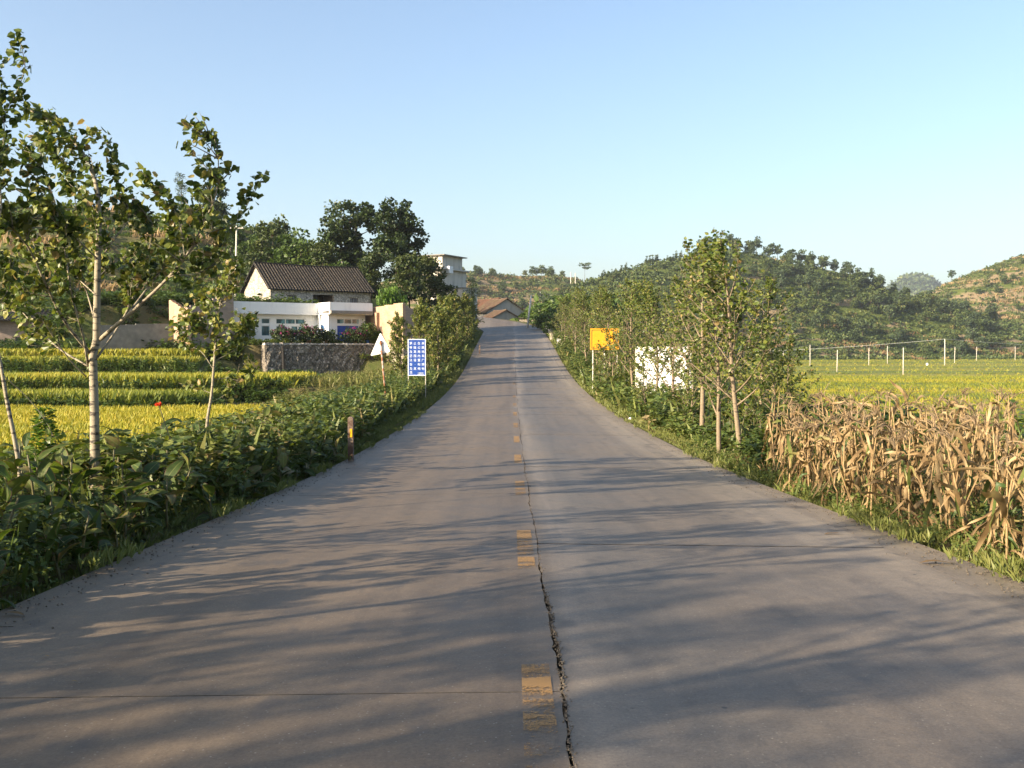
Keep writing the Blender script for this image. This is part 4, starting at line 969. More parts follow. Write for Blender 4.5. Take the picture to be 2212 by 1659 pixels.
def gable_house(name, label, loc, rot, Lx, W, He, Hr, wall, roof, gable=None, holes=(), over=.35, seed=0, cat='house', doors=True, roof_rows=14):
    t = thing(name, label, cat, loc, (0, 0, rot))
    m = MB(); wall_panel(m, .25, Lx - .25, 0, He, 0, .28, holes); wall_panel(m, .25, Lx - .25, 0, He, W - .28, .28)
    m.build('wall', wall, t)
    for k, x in enumerate((0, Lx)):
        V = np.array([(0, 0), (W, 0), (W, He), (W / 2, Hr), (0, He)]); a, b = (x, x + .25) if k == 0 else (x - .25, x)
        VV = np.concatenate([np.column_stack([np.full(5, a), V]), np.column_stack([np.full(5, b), V])])
        fs = [(4, 3, 2, 1, 0), (5, 6, 7, 8, 9)] + [(i, (i + 1) % 5, (i + 1) % 5 + 5, i + 5) for i in range(5)]
        MB().add(VV, fs).build('gable', gable or wall, t)
    sl = (Hr - He) / (W / 2); oe = .45
    r0 = MB(); n_col = int((Lx + 2 * over) / .30)
    tiled_slope(r0, -over, Lx + over, (-oe, He - oe * sl + .06), (W / 2 + .02, Hr + .10), n_col, .07, roof_rows, seed)
    tiled_slope(r0, -over, Lx + over, (W + oe, He - oe * sl + .06), (W / 2 - .02, Hr + .10), n_col, .07, roof_rows, seed + 1)
    ro = r0.build('roof', roof, t)
    n = 12; xs = np.linspace(-over, Lx + over, n)
    MB().tube(np.stack([xs, np.full(n, W / 2), Hr + .13 - .10 * np.sin(np.linspace(0, math.pi, n))], -1), .11, 6, .2).build('ridge_cap', M['tile'] if roof is M['tile'] else roof, ro)
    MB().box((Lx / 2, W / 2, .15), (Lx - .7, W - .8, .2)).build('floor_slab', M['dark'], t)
    return t

# ---- upper tiled farmhouse
p0 = np.array((-23.0, 95.0)); zb = FLOOR + 3.3 - .1
He = zat(619, 95) - zb; Hr = zat(570, 98) - zb
h = gable_house('farmhouse', 'grey tiled stone farmhouse with a bright gable above the white house', (p0[0], p0[1], zb), UA, 10.6, 7.0, He, Hr, M['stone_grey'], M['tile'], M['stone_pale'],
    [(1.7, 2.55, He - 2.05, He - .75), (4.35, 6.55, .3, He - .62), (8.3, 9.15, He - 2.05, He - .85)], seed=3)
for a, b, z1 in ((1.7, 2.55, He - .75), (8.3, 9.15, He - .85)):
    w = MB(); w.box(((a + b) / 2, .10, (z1 + He - 2.05) / 2), (b - a, .05, z1 - He + 2.05)); wo = w.build('window', M['wood_door'], h)
    f = MB(); f.box(((a + b) / 2, -.03, z1 + .07), (b - a + .3, .12, .12)); f.build('lintel', M['stone_pale'], wo)
    f = MB(); [f.box((a + (b - a) * q, .06, (z1 + He - 2.05) / 2), (.04, .05, z1 - He + 2.05)) for q in (.02, .33, .66, .98)]; f.build('bar', M['wood_dark'], wo)
m = MB(); m.box((5.45, 2.6, He / 2), (2.2, .1, He - .8)); m.build('porch_back_wall', M['wood_dark'], h)
for x in (4.2, 6.7): MB().box((x, 1.4, (He - .62) / 2), (.2, 2.3, He - .64)).build('porch_side_wall', M['brick_dark'], h)
MB().box((5.45, 1.4, He - .5), (2.4, 2.3, .16)).build('porch_ceiling', M['wood_dark'], h)
m = MB().box((5.45, 2.5, 1.35), (.9, .08, 2.0)); d_ = m.build('door', M['wood_door'], h); MB().box((5.78, 2.44, 1.35), (.04, .06, .16)).build('handle', M['wire'], d_)

# ---- white tiled house
t = thing('white_house', 'low white-tiled house with blue shutter and flat roof behind the stone wall', 'house', (HW0[0], HW0[1], FLOOR), (0, 0, UA))
H0 = 2.45
m = MB(); wall_panel(m, 0, 7.0, 0, H0, 0, .2, [(2.35, 3.1, 1.65, 2.12), (3.55, 6.0, 1.65, 2.12), (3.55, 4.5, .7, 1.55), (4.8, 6.0, .1, 1.55), (2.35, 3.1, .7, 1.55)])
wall_panel(m, 7.0, 10.2, 0, H0, -2.2, .2, [(7.7, 9.7, 1.68, 2.12), (7.75, 9.6, .05, 1.55)])
wall_panel(m, -2.0, 0, 0, H0, 6.82, .2, [(-1.3, -.9, 1.2, 1.75)], 'y') if False else None
m.box((5.1, 7.9, H0 / 2), (10.2, .2, H0)); m.box((.1, 4.1, H0 / 2), (.2, 7.6, H0)); m.box((10.1, 2.9, H0 / 2), (.2, 9.8, H0))
m.build('wall', M['white'], t)
m = MB(); wall_panel(m, -2.2 + .2, 0, 0, H0, 7.0, .2, [(-1.35, -.85, 1.05, 1.6)], 'y'); sw = m.build('side_wall', M['white'], t)
m = MB(); m.box((7.06, -1.1, 1.33), (.05, .46, .5)); w_ = m.build('side_window', M['glass'], sw)
m = MB(); [m.box((6.98, -1.1 + q, 1.33), (.05, .05, .58)) for q in (-.25, 0, .25)]; m.build('bar', M['pot_blue'], w_)
for a, b, c, d, mu in ((2.35, 3.1, 1.65, 2.12, 1), (3.55, 6.0, 1.65, 2.12, 3), (3.55, 4.5, .7, 1.55, 2), (4.8, 6.0, .1, 1.55, 2), (2.35, 3.1, .7, 1.55, 1)): window(t, a + .003, b - .003, c + .003, d - .003, .06, mu)
window(t, 7.703, 9.697, 1.683, 2.117, -2.14, 3)
m = MB(); [m.box((8.675, -2.1, .11 + .1 * q), (1.84, .05 + .02 * (q % 2), .098)) for q in range(15)]; sh = m.build('roller_shutter', M['blue_paint'], t)
m = MB(); m.box((5.1, 4.0, H0 + .14), (10.6, 8.6, .24)); m.box((8.6, -1.9, H0 + .14), (3.6, 2.6, .236)); m.build('roof_slab', M['cement'], t)
m = MB(); m.box((3.4, -.62, H0 + .42), (7.0, .12, .92)); m.box((8.62, -2.86, H0 + .44), (3.66, .12, .94)); m.box((6.86, -1.8, H0 + .44), (.12, 2.26, .94)); m.box((10.44, -1.4, H0 + .42), (.12, 3.0, .92)); m.build('fascia', M['white'], t)
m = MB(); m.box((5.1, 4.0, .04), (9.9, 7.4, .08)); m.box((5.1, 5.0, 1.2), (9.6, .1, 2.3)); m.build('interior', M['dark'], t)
m = MB(); m.box((3.4, -1.2, -.06), (7, 1.8, .16)); m.box((8.6, -2.9, -.06), (3.4, 1.0, .16)); m.build('porch_floor', M['cement'], t)
# ---- stone retaining wall in front of it
def pw(u, y): return HW0 + U * u - NN * y
t = thing('retaining_wall', 'long dark stone retaining wall below the white house', 'wall', (*pw(0, -4.0), 0), (0, 0, UA))
zb = float(terrain(*pw(5, -6.5))) - 1.0
rg = np.random.default_rng(8)
nx, nz = 60, 14; X_, Z_ = np.meshgrid(np.linspace(.9, 10.7, nx), np.linspace(zb, FLOOR + .02, nz), indexing='ij')
G = np.stack([X_, -.5 - .12 * (FLOOR - Z_) + rg.normal(0, .05, X_.shape), Z_ + rg.normal(0, .03, X_.shape) * (Z_ > FLOOR - .1)], -1)
m = MB(); m.grid(G); top = G[:, -1].copy(); top[:, 1] += .65; m.grid(np.stack([G[:, -1], top], 1)); bk = top.copy(); bk[:, 2] = zb; m.grid(np.stack([top, bk], 1))
e = G[0]; e2 = e.copy(); e2[:, 1] = .2; m.grid(np.stack([e2, e], 0)); e = G[-1]; e2 = e.copy(); e2[:, 1] = .2; m.grid(np.stack([e, e2], 0))
m.build('wall_face', M['stone_wall'], t)
m = MB(); rg2 = np.random.default_rng(18)
for k in range(29): m.box((1.05 + k * .335, -.3, FLOOR + .08), (.32, .5 + rg2.uniform(-.06, .06), .14 + rg2.uniform(-.04, .04)), rotz(rg2.normal(0, .05)))
m.build('coping', M['stone_grey'], t)
m = MB().tube([(2.2, -.72, FLOOR - .1), (2.2, -.95, FLOOR - 2.4)], .11, 8); m.build('drain_streak', M['dark'], t)  # added dark tube, stands in for a drain stain streaking the wall
t = thing('rubble_wall', 'sunlit rubble wall end behind the triangular sign', 'wall', (*pw(10.8, -4.4), 0), (0, 0, UA))
X_, Z_ = np.meshgrid(np.linspace(-3.0, .2, 16), np.linspace(zb, FLOOR - .12, 10), indexing='ij'); Z_[:, -1] += rg.normal(.0, .04, 16)
G = np.stack([.0 - .1 * (1.9 - Z_) + rg.normal(0, .06, X_.shape), X_, Z_], -1); m = MB().grid(G[::-1])
tp = G[:, -1].copy(); tp[:, 0] += .6; m.grid(np.stack([tp, G[:, -1]], 1)); bk = tp.copy(); bk[:, 2] = zb; m.grid(np.stack([bk, tp], 1)); e = G[0]; e2 = e.copy(); e2[:, 0] += .6; m.grid(np.stack([e2, e], 0)[::-1]); m.build('wall_face', M['rubble'], t)
# ---- brick walls left and right of the white house
def ragged_wall(m, x0, x1, y, th, z0, prof, axis='x', n=14, jit=.06, seed=0):
    """a wall whose top follows prof [(x,z)], stepped like broken brickwork"""
    rg = np.random.default_rng(seed); xs = np.linspace(x0, x1, n + 1)
    for a, b in zip(xs, xs[1:]):
        zt = np.interp((a + b) / 2, *zip(*prof)) + rg.uniform(-jit, jit)
        c, s = ((a + b) / 2, y, (z0 + zt) / 2), (b - a + .001, th, zt - z0)
        if axis == 'y': c, s = (c[1], c[0], c[2]), (s[1], s[0], s[2])
        m.box(c, s)
t = thing('brick_wall', 'tall orange brick wall at the right end of the white house', 'wall', (*pw(10.75, 0), FLOOR), (0, 0, UA))
m = MB(); ragged_wall(m, -7.4, 3.0, .14, .26, -.1, [(-7.4, 3.25), (-4, 3.1), (0, 3.0), (3, 2.7)], 'y', 14, .03, 1); m.build('end_wall', M['brick'], t)
m = MB(); ragged_wall(m, .28, 2.4, -7.25, .26, -2.5, [(.28, 3.15), (1.2, 2.5), (2.4, 1.8)], 'x', 9, .10, 2); m.build('front_wall', M['brick_dark'], t)  # same orange brick on its shaded side, shade put into the colour
m = MB(); m.box((-.12, -3.4, .9), (.24, .34, 3.4)); m.build('pier', M['brick'], t)
t = thing('brick_shed', 'broken orange brick shed with a sloping top left of the white house', 'shed', (*pw(-3.6, .2), FLOOR - .8), (0, 0, UA))
m = MB(); ragged_wall(m, .3, 3.4, -1.2, .26, -.9, [(.3, 3.2), (1.2, 3.3), (1.4, 4.0), (3.4, 4.9)], 'x', 12, .05, 3); m.build('front_wall', M['brick_dark'], t)  # front turned from the sun: darker brick colour paints its shade
m = MB(); ragged_wall(m, -1.6, 3.0, 0, .28, -.9, [(-1.6, 3.5), (0, 3.6), (1.2, 3.9), (3, 4.3)], 'y', 16, .04, 4); m.build('end_wall', M['brick'], t)
m = MB(); ragged_wall(m, .3, 3.4, 3.0, .26, -.9, [(.3, 3.4), (3.4, 4.6)], 'x', 8, .04, 5); m.build('back_wall', M['brick_dark'], t)
m = MB().box((-.35, -.9, 2.0), (.26, .7, .75)); tag(m.build('hung_sack', M['sign_white'], t), 'pale cloth hung at the corner')
t = thing('yard_wall', 'low grey cement yard wall between the sheds', 'wall', (*pw(-9.6, .6), FLOOR - .8), (0, 0, UA))
m = MB(); ragged_wall(m, 0, 5.4, 0, .25, -.9, [(0, 2.2), (5.4, 2.4)], 'x', 8, .03, 6); m.build('wall_face', M['cement'], t)
# ---- long grey sheds far left
def shed(loc, Lx, W, H, label, seed):
    t = thing('farm_shed', label, 'shed', loc, (0, 0, UA * .55))
    m = MB(); wall_panel(m, 0, Lx, 0, H, 0, .25, [(1.0, 2.0, 0, 2.0), (3.2, 4.4, .8, 1.9), (5.4, 6.6, 0, 2.1)]); m.box((.12, W / 2, H / 2), (.25, W - .3, H)); m.box((Lx - .12, W / 2, H / 2), (.25, W - .3, H)); m.build('wall', M['brick_dark'], t)
    r0 = MB(); tiled_slope(r0, -.4, Lx + .4, (-.7, H - .05), (W + .3, H + .9), int(Lx / .3), .05, 10, seed); r0.build('roof', M['tile'], t)
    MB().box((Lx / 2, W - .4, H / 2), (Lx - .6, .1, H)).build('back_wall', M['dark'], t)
    for a in (1.0, 5.4): MB().box((a + .5, .16, 1.0), (1.0, .06, 1.98)).build('door', M['wood_dark'], t)
    w_ = MB().box((3.8, .16, 1.35), (1.2, .05, 1.08)).build('window', M['wood_door'], t); MB().box((3.8, .1, 1.35), (.06, .05, 1.08)).build('bar', M['wood_dark'], w_)
for px, d, lx, lab, sd in ((30, 80, 6.8, 'dark tiled brick shed behind the slim leaning sapling', 1), (190, 82, 7.5, 'dark tiled brick shed behind the pale poplar trunk', 2)):
    x = xat(px, d); shed((x - lx / 2, d, FLOOR - 1.2), lx, 4.5, 3.1 + .2 * sd, lab, sd)
# ---- white block at the crest
pb = np.array((xat(955, 128), 128.0)); zb = 4.0
t = thing('plaster_block', 'stained white flat-roofed block with an annex near the road crest', 'building', (pb[0], pb[1], zb), (0, 0, math.radians(-28)))
zt = zat(553, 129) - zb; z1 = zat(583, 129) - zb; za = zat(625, 129) - zb
m = MB(); wall_panel(m, -3.8, .0, 0, z1, 0, .25, [(-2.6, -1.6, 2.0, 3.4)]); m.box((-.12, 3.2, z1 / 2), (.24, 5.9, z1)); m.box((-3.68, 3.2, z1 / 2), (.24, 5.9, z1)); m.build('wall', M['plaster'], t)
window(t, -2.597, -1.603, 2.003, 3.397, .1, 2)
m = MB(); m.box((-1.8, 2.8, z1 + .09), (4.6, 7.0, .18)); m.build('floor_slab', M['plaster'], t)
m = MB(); m.box((-1.5, 2.6, (z1 + .18 + zt) / 2), (3.0, 5.0, zt - z1 - .18)); m.build('penthouse', M['plaster'], t)
m = MB(); m.box((-1.5, 2.6, zt + .06), (4.1, 5.8, .12)); m.build('roof_slab', M['cement'], t)
m = MB(); m.box((1.6, 2.0, za / 2), (2.9, 3.6, za)); an = m.build('annex', M['plaster'], t)
m = MB(); m.box((1.6, 2.0, za + .06), (3.1, 3.8, .12)); m.build('annex_roof', M['cement'], an)
m = MB(); m.box((.35, 1.2, z1 + .0), (.7, .9, .9)); m.build('balcony', M['white'], t)
# ---- gabled cottages beyond the crest
def cottage(px_l, px_r, py_e, py_a, d, label, roof, rot=0, depth=6, seed=0):
    w = (px_r - px_l) / F * d / math.cos(rot); x = xat(px_l, d); wx = (px_r - px_l) / F * d; zb = float(terrain(xat((px_l + px_r) / 2, d), d)) - .5
    He, Hr = zat(py_e, d) - zb, zat(py_a, d) - zb
    # the gable faces the camera: turn the house a quarter so that its long side runs away
    return gable_house('cottage', label, (x + wx, d, zb), math.pi / 2 + rot, depth, w, He, Hr, M['gable'], roof, M['gable'], (), .35, seed, roof_rows=10)
cottage(1052, 1137, 675, 647, 178, 'plastered cottage with the broad gable facing the road crest', M['tile_red'], .5, 6, 11)
cottage(1068, 1117, 685, 671, 169, 'small outhouse gable in front of the broad-gabled cottage', M['tile_red'], .5, 4, 12)
cottage(1040, 1116, 668, 646, 188, 'brown-roofed cottage behind the broad gable', M['tile_rust'], .5, 8, 13)
t = thing('stone_shed', 'low stone shed below the leaning pole at the bend', 'shed', (xat(1122, 160), 160, float(terrain(xat(1122, 160), 160)) - .3))
zt = zat(688, 160) - t.location[2]
m = MB(); m.box((1.3, 1.2, zt / 2), (2.6, 2.4, zt)); m.build('wall', M['rubble'], t); m = MB(); m.box((1.3, 1.2, zt + .08), (3.1, 2.9, .14)); m.build('roof', M['tile'], t)

# ------------------------------------------------------------------ signs and posts
def text_mesh(body, size):
    c = bpy.data.curves.new('lettering', 'FONT'); c.body = body; c.size = size; c.align_x = 'CENTER'; c.align_y = 'CENTER'; c.extrude = .0015
    o = bpy.data.objects.new('lettering', c); COL.objects.link(o)
    dg = bpy.context.evaluated_depsgraph_get(); me = bpy.data.meshes.new_from_object(o.evaluated_get(dg))
    bpy.data.objects.remove(o); bpy.data.curves.remove(c); return me
d = 50.0; c = at(900.5, 772, d); w, hh = 39 / F * d, 79 / F * d
gz = ground_at(c[0], d)
t = thing('notice_sign', 'blue notice board with white Chinese characters on two posts', 'sign', (c[0], d, gz), (math.radians(0), 0, math.radians(-4)))
z0 = c[2] - gz
MB().box((0, 0, z0), (w, .02, hh)).build('board', M['sign_blue'], t)
fr = MB()
for s in (-1, 1): fr.box((s * (w / 2 - .018), -.012, z0), (.036, .03, hh)); fr.box((0, -.014, z0 + s * (hh / 2 - .018)), (w - .076, .026, .036))
fr.build('frame', M['sign_light'], t)
for s in (-1, 1): MB().tube([(s * (w / 2 - .02), .03, 0), (s * (w / 2 - .02), .03, z0 + hh / 2 - .05)], .02, 6).build('post', M['concrete'], t)
rows = ['禁止在高', '等级公路', '及其用地', '范围内非', '法设置广', '告、标牌', '及其他标', '志']
for i, row in enumerate(rows):
    for j, ch in enumerate(row):
        me = text_mesh('·' if ch == '、' else ch, .15); me.materials.append(M['sign_light'])
        link('character', me, t, (-.30 + j * .205, -.014, z0 + hh / 2 - .22 - i * .212 + (.0 if i < 7 else .03)), (math.pi / 2, 0, 0))
for i, row in enumerate(['公路管理段', '公路管理段']):
    me = text_mesh(row, .062); me.materials.append(M['sign_light']); link('small_print', me, t, (.19, -.014, z0 - hh / 2 + .135 - .065 * i), (math.pi / 2, 0, 0))
# warning sign seen from behind
d = 40.0; A, B, C = at(822, 718, d), at(800, 769, d), at(844, 760, d); base = at(838, 880, d)
gz = ground_at(base[0], d); base[2] = gz - .05
t = thing('warning_sign', 'white back of a triangular warning sign on a leaning rusty post', 'sign', tuple(base))
tri = np.array([A, B, C]) - base; tri[:, 1] -= .045
cen = tri.mean(0); pts = []
for k in range(3):
    p, q, s = tri[k], tri[(k + 1) % 3], tri[(k - 1) % 3]
    for e in (s, q): pts.append(p + (e - p) / np.linalg.norm(e - p) * .05)
pts = [pts[0], pts[1], pts[2], pts[3], pts[4], pts[5]]
V = np.array(pts + [p + (0, .02, 0) for p in pts]); MB().add(V, [(5, 4, 3, 2, 1, 0)[::-1], (6, 7, 8, 9, 10, 11)[::-1]] + [(i, (i + 1) % 6, (i + 1) % 6 + 6, i + 6) for i in range(6)]).build('plate', M['sign_white'], t)
top = at(822.5, 736, d) - base; top[1] -= .085
MB().tube([(0, -.085, 0), tuple(top * .5 + np.array((0, -.0425, 0))), tuple(top)], .038, 8).build('post', M['rust_post'], t, True)
for q in (.97, .86): MB().box(tuple(np.array((0, -.085, 0)) * (1 - q) + top * q + np.array((0, .02, 0))), (.16, .10, .03)).build('clamp', M['rust_post'], t)
# delineator posts
def delineator(px, d, hgt, wid, label, refl=True, mat=None, off=0):
    x = xat(px, d); gz = float(zroad(d)) - .06
    t = thing('marker_post', label, 'post', (x, d, gz))
    MB().box((0, 0, hgt * .5), (wid, wid, hgt)).build('shaft', mat or M['rust_brown'], t)
    MB().add(np.array([(-1, -1, 0), (1, -1, 0), (1, 1, 0), (-1, 1, 0), (-.4, -.4, .5), (.4, -.4, .5), (.4, .4, .5), (-.4, .4, .5)], float) * wid / 2 + (0, 0, hgt), [(0, 1, 5, 4), (1, 2, 6, 5), (2, 3, 7, 6), (3, 0, 4, 7), (4, 5, 6, 7)]).build('cap', mat or M['rust_brown'], t)
    if refl: MB().box((.015, -wid / 2 - .006, hgt * .66), (.05, .012, .18)).build('reflector', M['reflector'], t)
delineator(757, 21.6, .95, .115, 'short brown roadside post with a yellow reflector', True)
delineator(1036, 92, .8, .12, 'brown marker post below the bushes near the crest', False)
delineator(1171, 138, 1.0, .16, 'brown marker post at the bend right of the leaning pole', False)
x = xat(1207, 100); t = thing('kilometre_stone', 'white kilometre stone at the right road edge below the crest', 'post', (x, 100, float(zroad(100)) - .1))
MB().box((0, 0, .45), (.38, .14, .9)).build('slab', M['sign_white'], t); MB().box((0, 0, .04), (.5, .3, .12)).build('foot', M['cement'], t)
x = xat(1190, 118); t = thing('kerb_wall', 'low sunlit rubble wall at the outside of the bend', 'wall', (x, 112, float(zroad(112)) - .3))
m = MB(); ragged_wall(m, 0, 26, 0, .5, -1.2, [(0, .9), (14, 1.9), (26, 2.6)], 'y', 20, .05, 9); m.build('wall_face', M['rubble'], t)
# yellow sign behind the poplars
d = 57.0; c = at(1306, 732.5, d); w, hh = 62 / F * d, 46 / F * d; gz = ground_at(c[0], d); z0 = c[2] - gz
t = thing('yellow_sign', 'yellow sign board with dark border, half hidden by poplar leaves', 'sign', (c[0], d, gz), (0, 0, math.radians(-3)))
MB().box((0, 0, z0), (w, .03, hh)).build('board', M['sign_yellow'], t)
fr = MB(); a, b = w / 2 - .09, hh / 2 - .09
for s in (-1, 1): fr.box((s * a, -.019, z0), (.03, .008, 2 * b - .06)); fr.box((0, -.019, z0 + s * b), (2 * a - .06, .008, .03))
for sx in (-1, 1):
    for sz in (-1, 1): fr.box((sx * (a - .012), -.019, z0 + sz * (b - .012)), (.055, .0078, .03), np.array([[.7, 0, -.7 * sx * sz], [0, 1, 0], [.7 * sx * sz, 0, .7]]))
fr.build('border', M['sign_dark'], t)
for s in (-.5, 0, .55): MB().tube([(s * w * .8, .04, 0), (s * w * .8, .04, z0 + hh * .4)], .035, 7).build('post', M['concrete'], t)
# white hoarding
d = 48.0; c = at(1434, 800, d); w = 116 / F * d; gz = ground_at(c[0], d); zt = zat(748, d) - gz
t = thing('hoarding', 'blank white hoarding behind the poplar trunks', 'billboard', (c[0], d, gz), (0, 0, math.radians(-6)))
for i in range(3):
    for j in range(3):
        MB().box(((i - 1) * w / 3, 0, .35 + (zt - .35) * (j + .5) / 3), (w / 3 - .012, .04, (zt - .35) / 3 - .012)).build('panel', M['sign_white'], t)
for s in (-.5, .5): MB().box((s * (w + .0), .06, zt / 2), (.14, .1, zt)).build('post', M['concrete'], t)
MB().box((0, .05, zt * .5), (w, .05, .08)).build('rail', M['concrete'], t)

# ------------------------------------------------------------------ poles and wires
def pole(px_t, py_t, px_b, py_b, d, label, rad=.11, group=None, arm=False, ext=1.0):
    a, b = at(px_t, py_t, d), at(px_b, py_b, d); gz = ground_at(b[0], d); b[2] = min(b[2], gz + .6); lo = b.copy(); lo[2] = gz - .3
    t = thing('power_pole', label, 'pole', tuple(lo), None, group)
    MB().tube([(0, 0, 0), tuple((a - lo) * .5), tuple(a - lo)], [rad * 1.15, rad, rad * .75], 8).build('shaft', M['concrete'], t, True)
    top = a - lo
    if arm:
        MB().box(tuple(top - (0, 0, .25)), (1.5, .09, .09)).build('cross_arm', M['concrete'], t)
        for s in (-.65, 0, .65): MB().tube([tuple(top + (s, 0, -.2)), tuple(top + (s, 0, -.05))], .05, 6).build('insulator', M['sign_white'], t)
    else:
        MB().tube([tuple(top + (0, 0, -.02)), tuple(top + (0, 0, .10))], [.05, .035], 6).build('cap', M['wire'], t)
    return a
PT = {}
for nm, a in dict(p1=(1750, 745, 1750, 789, 318, 'the one by the poplars'), p2=(1809, 756, 1808, 808, 250, 'second nearest'), p3=(1877, 751, 1877, 790, 330, 'before the wood edge'), p4=(1917, 747, 1917, 786, 350, 'farther back in the middle'),
                  p5=(1951.5, 751, 1951, 813, 225, 'tall and nearest the corn'), p7=(2063, 749, 2062, 784, 370, 'just right of the tallest'), p8=(2110, 749, 2109, 780, 420, 'small and far'), p9=(2193, 747.5, 2193, 780, 430, 'at the frame edge'), p0=(1692, 758, 1692, 787, 335, 'seen through poplar leaves')).items():
    PT[nm] = pole(*a[:5], 'concrete pole in the rice, ' + a[5], .11)
PT['p6'] = pole(2041, 732.5, 2041, 789, 330, 'tallest concrete pole in the rice, carrying the wires to both sides', .16)
def wire(pts, label, rad=.05, sag=1.0, mat=None):
    m = MB()
    for a, b in zip(pts, pts[1:]):
        t_ = np.linspace(0, 1, 16)[:, None]; P = a + (b - a) * t_; P[:, 2] -= sag * 4 * (t_ * (1 - t_))[:, 0]
        m.tube(P, rad, 4)
    o = m.build('overhead_wire', mat or M['wire_pale']); tag(o, label, 'wire')
wire([at(1560, 762, 330), PT['p6']], 'pale cable from the tallest pole towards the poplars', .055, .6)
wire([PT['p6'], at(2420, 752, 430)], 'pale cable from the tallest pole out of the frame', .055, .6)
wire([at(1560, 770, 330), PT['p1'], PT['p3'], PT['p7'], PT['p8'], PT['p9']], 'thin sagging wire strung along the low poles', .03, .8, M['wire'])
pole(511, 488, 507, 566, 112, 'wooden-looking pole on the slope behind the tiled house', .11, None, True)
pole(1147.5, 638, 1138, 703, 138, 'pale leaning pole at the bend of the road', .13)
for px, py, pb_ in ((1233, 588, 602), (1243, 590, 602), (1167, 630, 645)):
    a, b = at(px, py, 600), at(px, pb_ + 3, 600); t = thing('power_pole', 'tiny pale pole on the hill beyond the crest, ' + {1233: 'left of the skyline pair', 1243: 'right of the skyline pair', 1167: 'low on its slope'}[px], 'pole', tuple(b)); MB().tube([(0, 0, -2), tuple(a - b)], .3, 6).build('shaft', M['concrete'], t)
# ------------------------------------------------------------------ canna
def canna_leaf(seed):
    r = np.random.default_rng(seed); nu, nv = 9, 5
    t = np.linspace(0, 1, nu); w = .5 * np.sin(math.pi * np.clip(t * .93 + .05, 0, 1)) ** .75 * (1 - .25 * t); w[-1] = .005
    droop = r.uniform(.3, 1.5); fold = r.uniform(.1, .5); wav = r.uniform(.01, .035); tw = r.normal(0, .25)
    ang = -droop * t ** 1.5; y = np.concatenate([[0], np.cumsum(np.cos((ang[1:] + ang[:-1]) / 2) / (nu - 1))]); z = np.concatenate([[0], np.cumsum(np.sin((ang[1:] + ang[:-1]) / 2) / (nu - 1))])
    s = np.linspace(-1, 1, nv); G = np.zeros((nu, nv, 3))
    for i in range(nu):
        off = s * w[i] * .47; zz = fold * np.abs(off) + wav * np.sin(t[i] * 11 + s * 2 + seed) * np.abs(s)
        a = tw * t[i]; G[i, :, 0] = off * math.cos(a) - zz * math.sin(a); G[i, :, 1] = y[i]; G[i, :, 2] = z[i] + off * math.sin(a) + zz * math.cos(a)
    return MB().grid(G, np.tile(np.abs(s), (nu, 1))).mesh('leaf', M['canna_leaf'], True)
CLEAF = [canna_leaf(300 + k) for k in range(8)]
def canna_stem(seed):
    r = np.random.default_rng(seed); z = np.linspace(0, 1, 6)
    return MB().tube(np.stack([.06 * z ** 2 * r.normal(), .06 * z ** 2 * r.normal(), z], -1), np.linspace(.02, .009, 6), 6).mesh('stem', M['canna_stem'], True)
CSTEM = [canna_stem(320 + k) for k in range(3)]
def canna(x, y, h, r, label, group, n=6, size=.42, z=None):
    t = thing('canna_plant', label, 'plant', (x, y, (ground_at(x, y) if z is None else z) - .03), (r.normal(0, .08), r.normal(0, .08), r.uniform(0, 6.28)), group)
    link('stem', CSTEM[r.integers(3)], t, None, None, (1, 1, h))
    for k in range(n):
        f = (k + .7) / n; a = k * 2.6 + r.normal(0, .4); el = math.radians(r.uniform(-5, 68) + 15 * f ** 3)
        link('leaf', CLEAF[r.integers(8)], t, (.02 * math.cos(a), .02 * math.sin(a), h * (.18 + .8 * f)), Euler((el, r.normal(0, .55), a)), size * r.uniform(.65, 1.2))
    return t
r = np.random.default_rng(61)
G1 = 'canna plants of the hedge along the near verge'
pts = []
tries = 0
while len(pts) < 215 and tries < 9000:
    tries += 1
    d = 3.6 + 19 * r.random() ** 1.1; x = -3.85 - 2.7 * r.random() ** 1.0 * (1 if d < 15 else .6)
    if all((x - a) ** 2 + (d - b) ** 2 > .25 ** 2 for a, b in pts): pts.append((x, d))
for x, d in pts:
    e = -3.75 - x
    h = (.38 + .50 * min(1, e / .9)) * r.uniform(.7, 1.25)
    near = ('road side of the hedge, ' if x > -4.5 else 'field side of the hedge, ') + ('closest to the camera' if d < 8 else 'by the slim leaning sapling' if d < 11 else 'around the pale poplar' if d < 14.5 else 'by the poplar sapling' if d < 18.5 else 'before the brown reflector post'); near = ('tall' if h > .8 else 'low' if h < .52 else 'middling') + ' one, ' + near
    canna(x, d, h, r, 'broad-leaved canna, ' + near, G1 + ', ' + near, 9 if d < 12 else 7, .33)
G2 = 'canna plants under the roadside poplars'
n2 = 0; P2 = []
while n2 < 80:
    d = r.uniform(20.5, 31.5); x = r.uniform(5.0, 8.2)
    if x < 4.9 + max(0, 22.5 - d) * .8 or any((x - a) ** 2 + (d - b) ** 2 < .34 ** 2 for a, b in P2): continue
    P2.append((x, d)); canna(x, d, r.uniform(.7, 1.15) * (.75 if x < 5.5 else 1) * 1.1, r, 'broad-leaved canna in the clump around the poplars, ' + ('road side, ' if x < 6.2 else 'rice side, ') + ('maize end' if d < 24 else 'middle' if d < 28 else 'hoarding end'), G2 + (' road side, ' if x < 6.2 else ' rice side, ') + ('maize end' if d < 24 else 'middle' if d < 28 else 'hoarding end'), 8, .34); n2 += 1
G3 = 'tall canna beyond the hoarding'
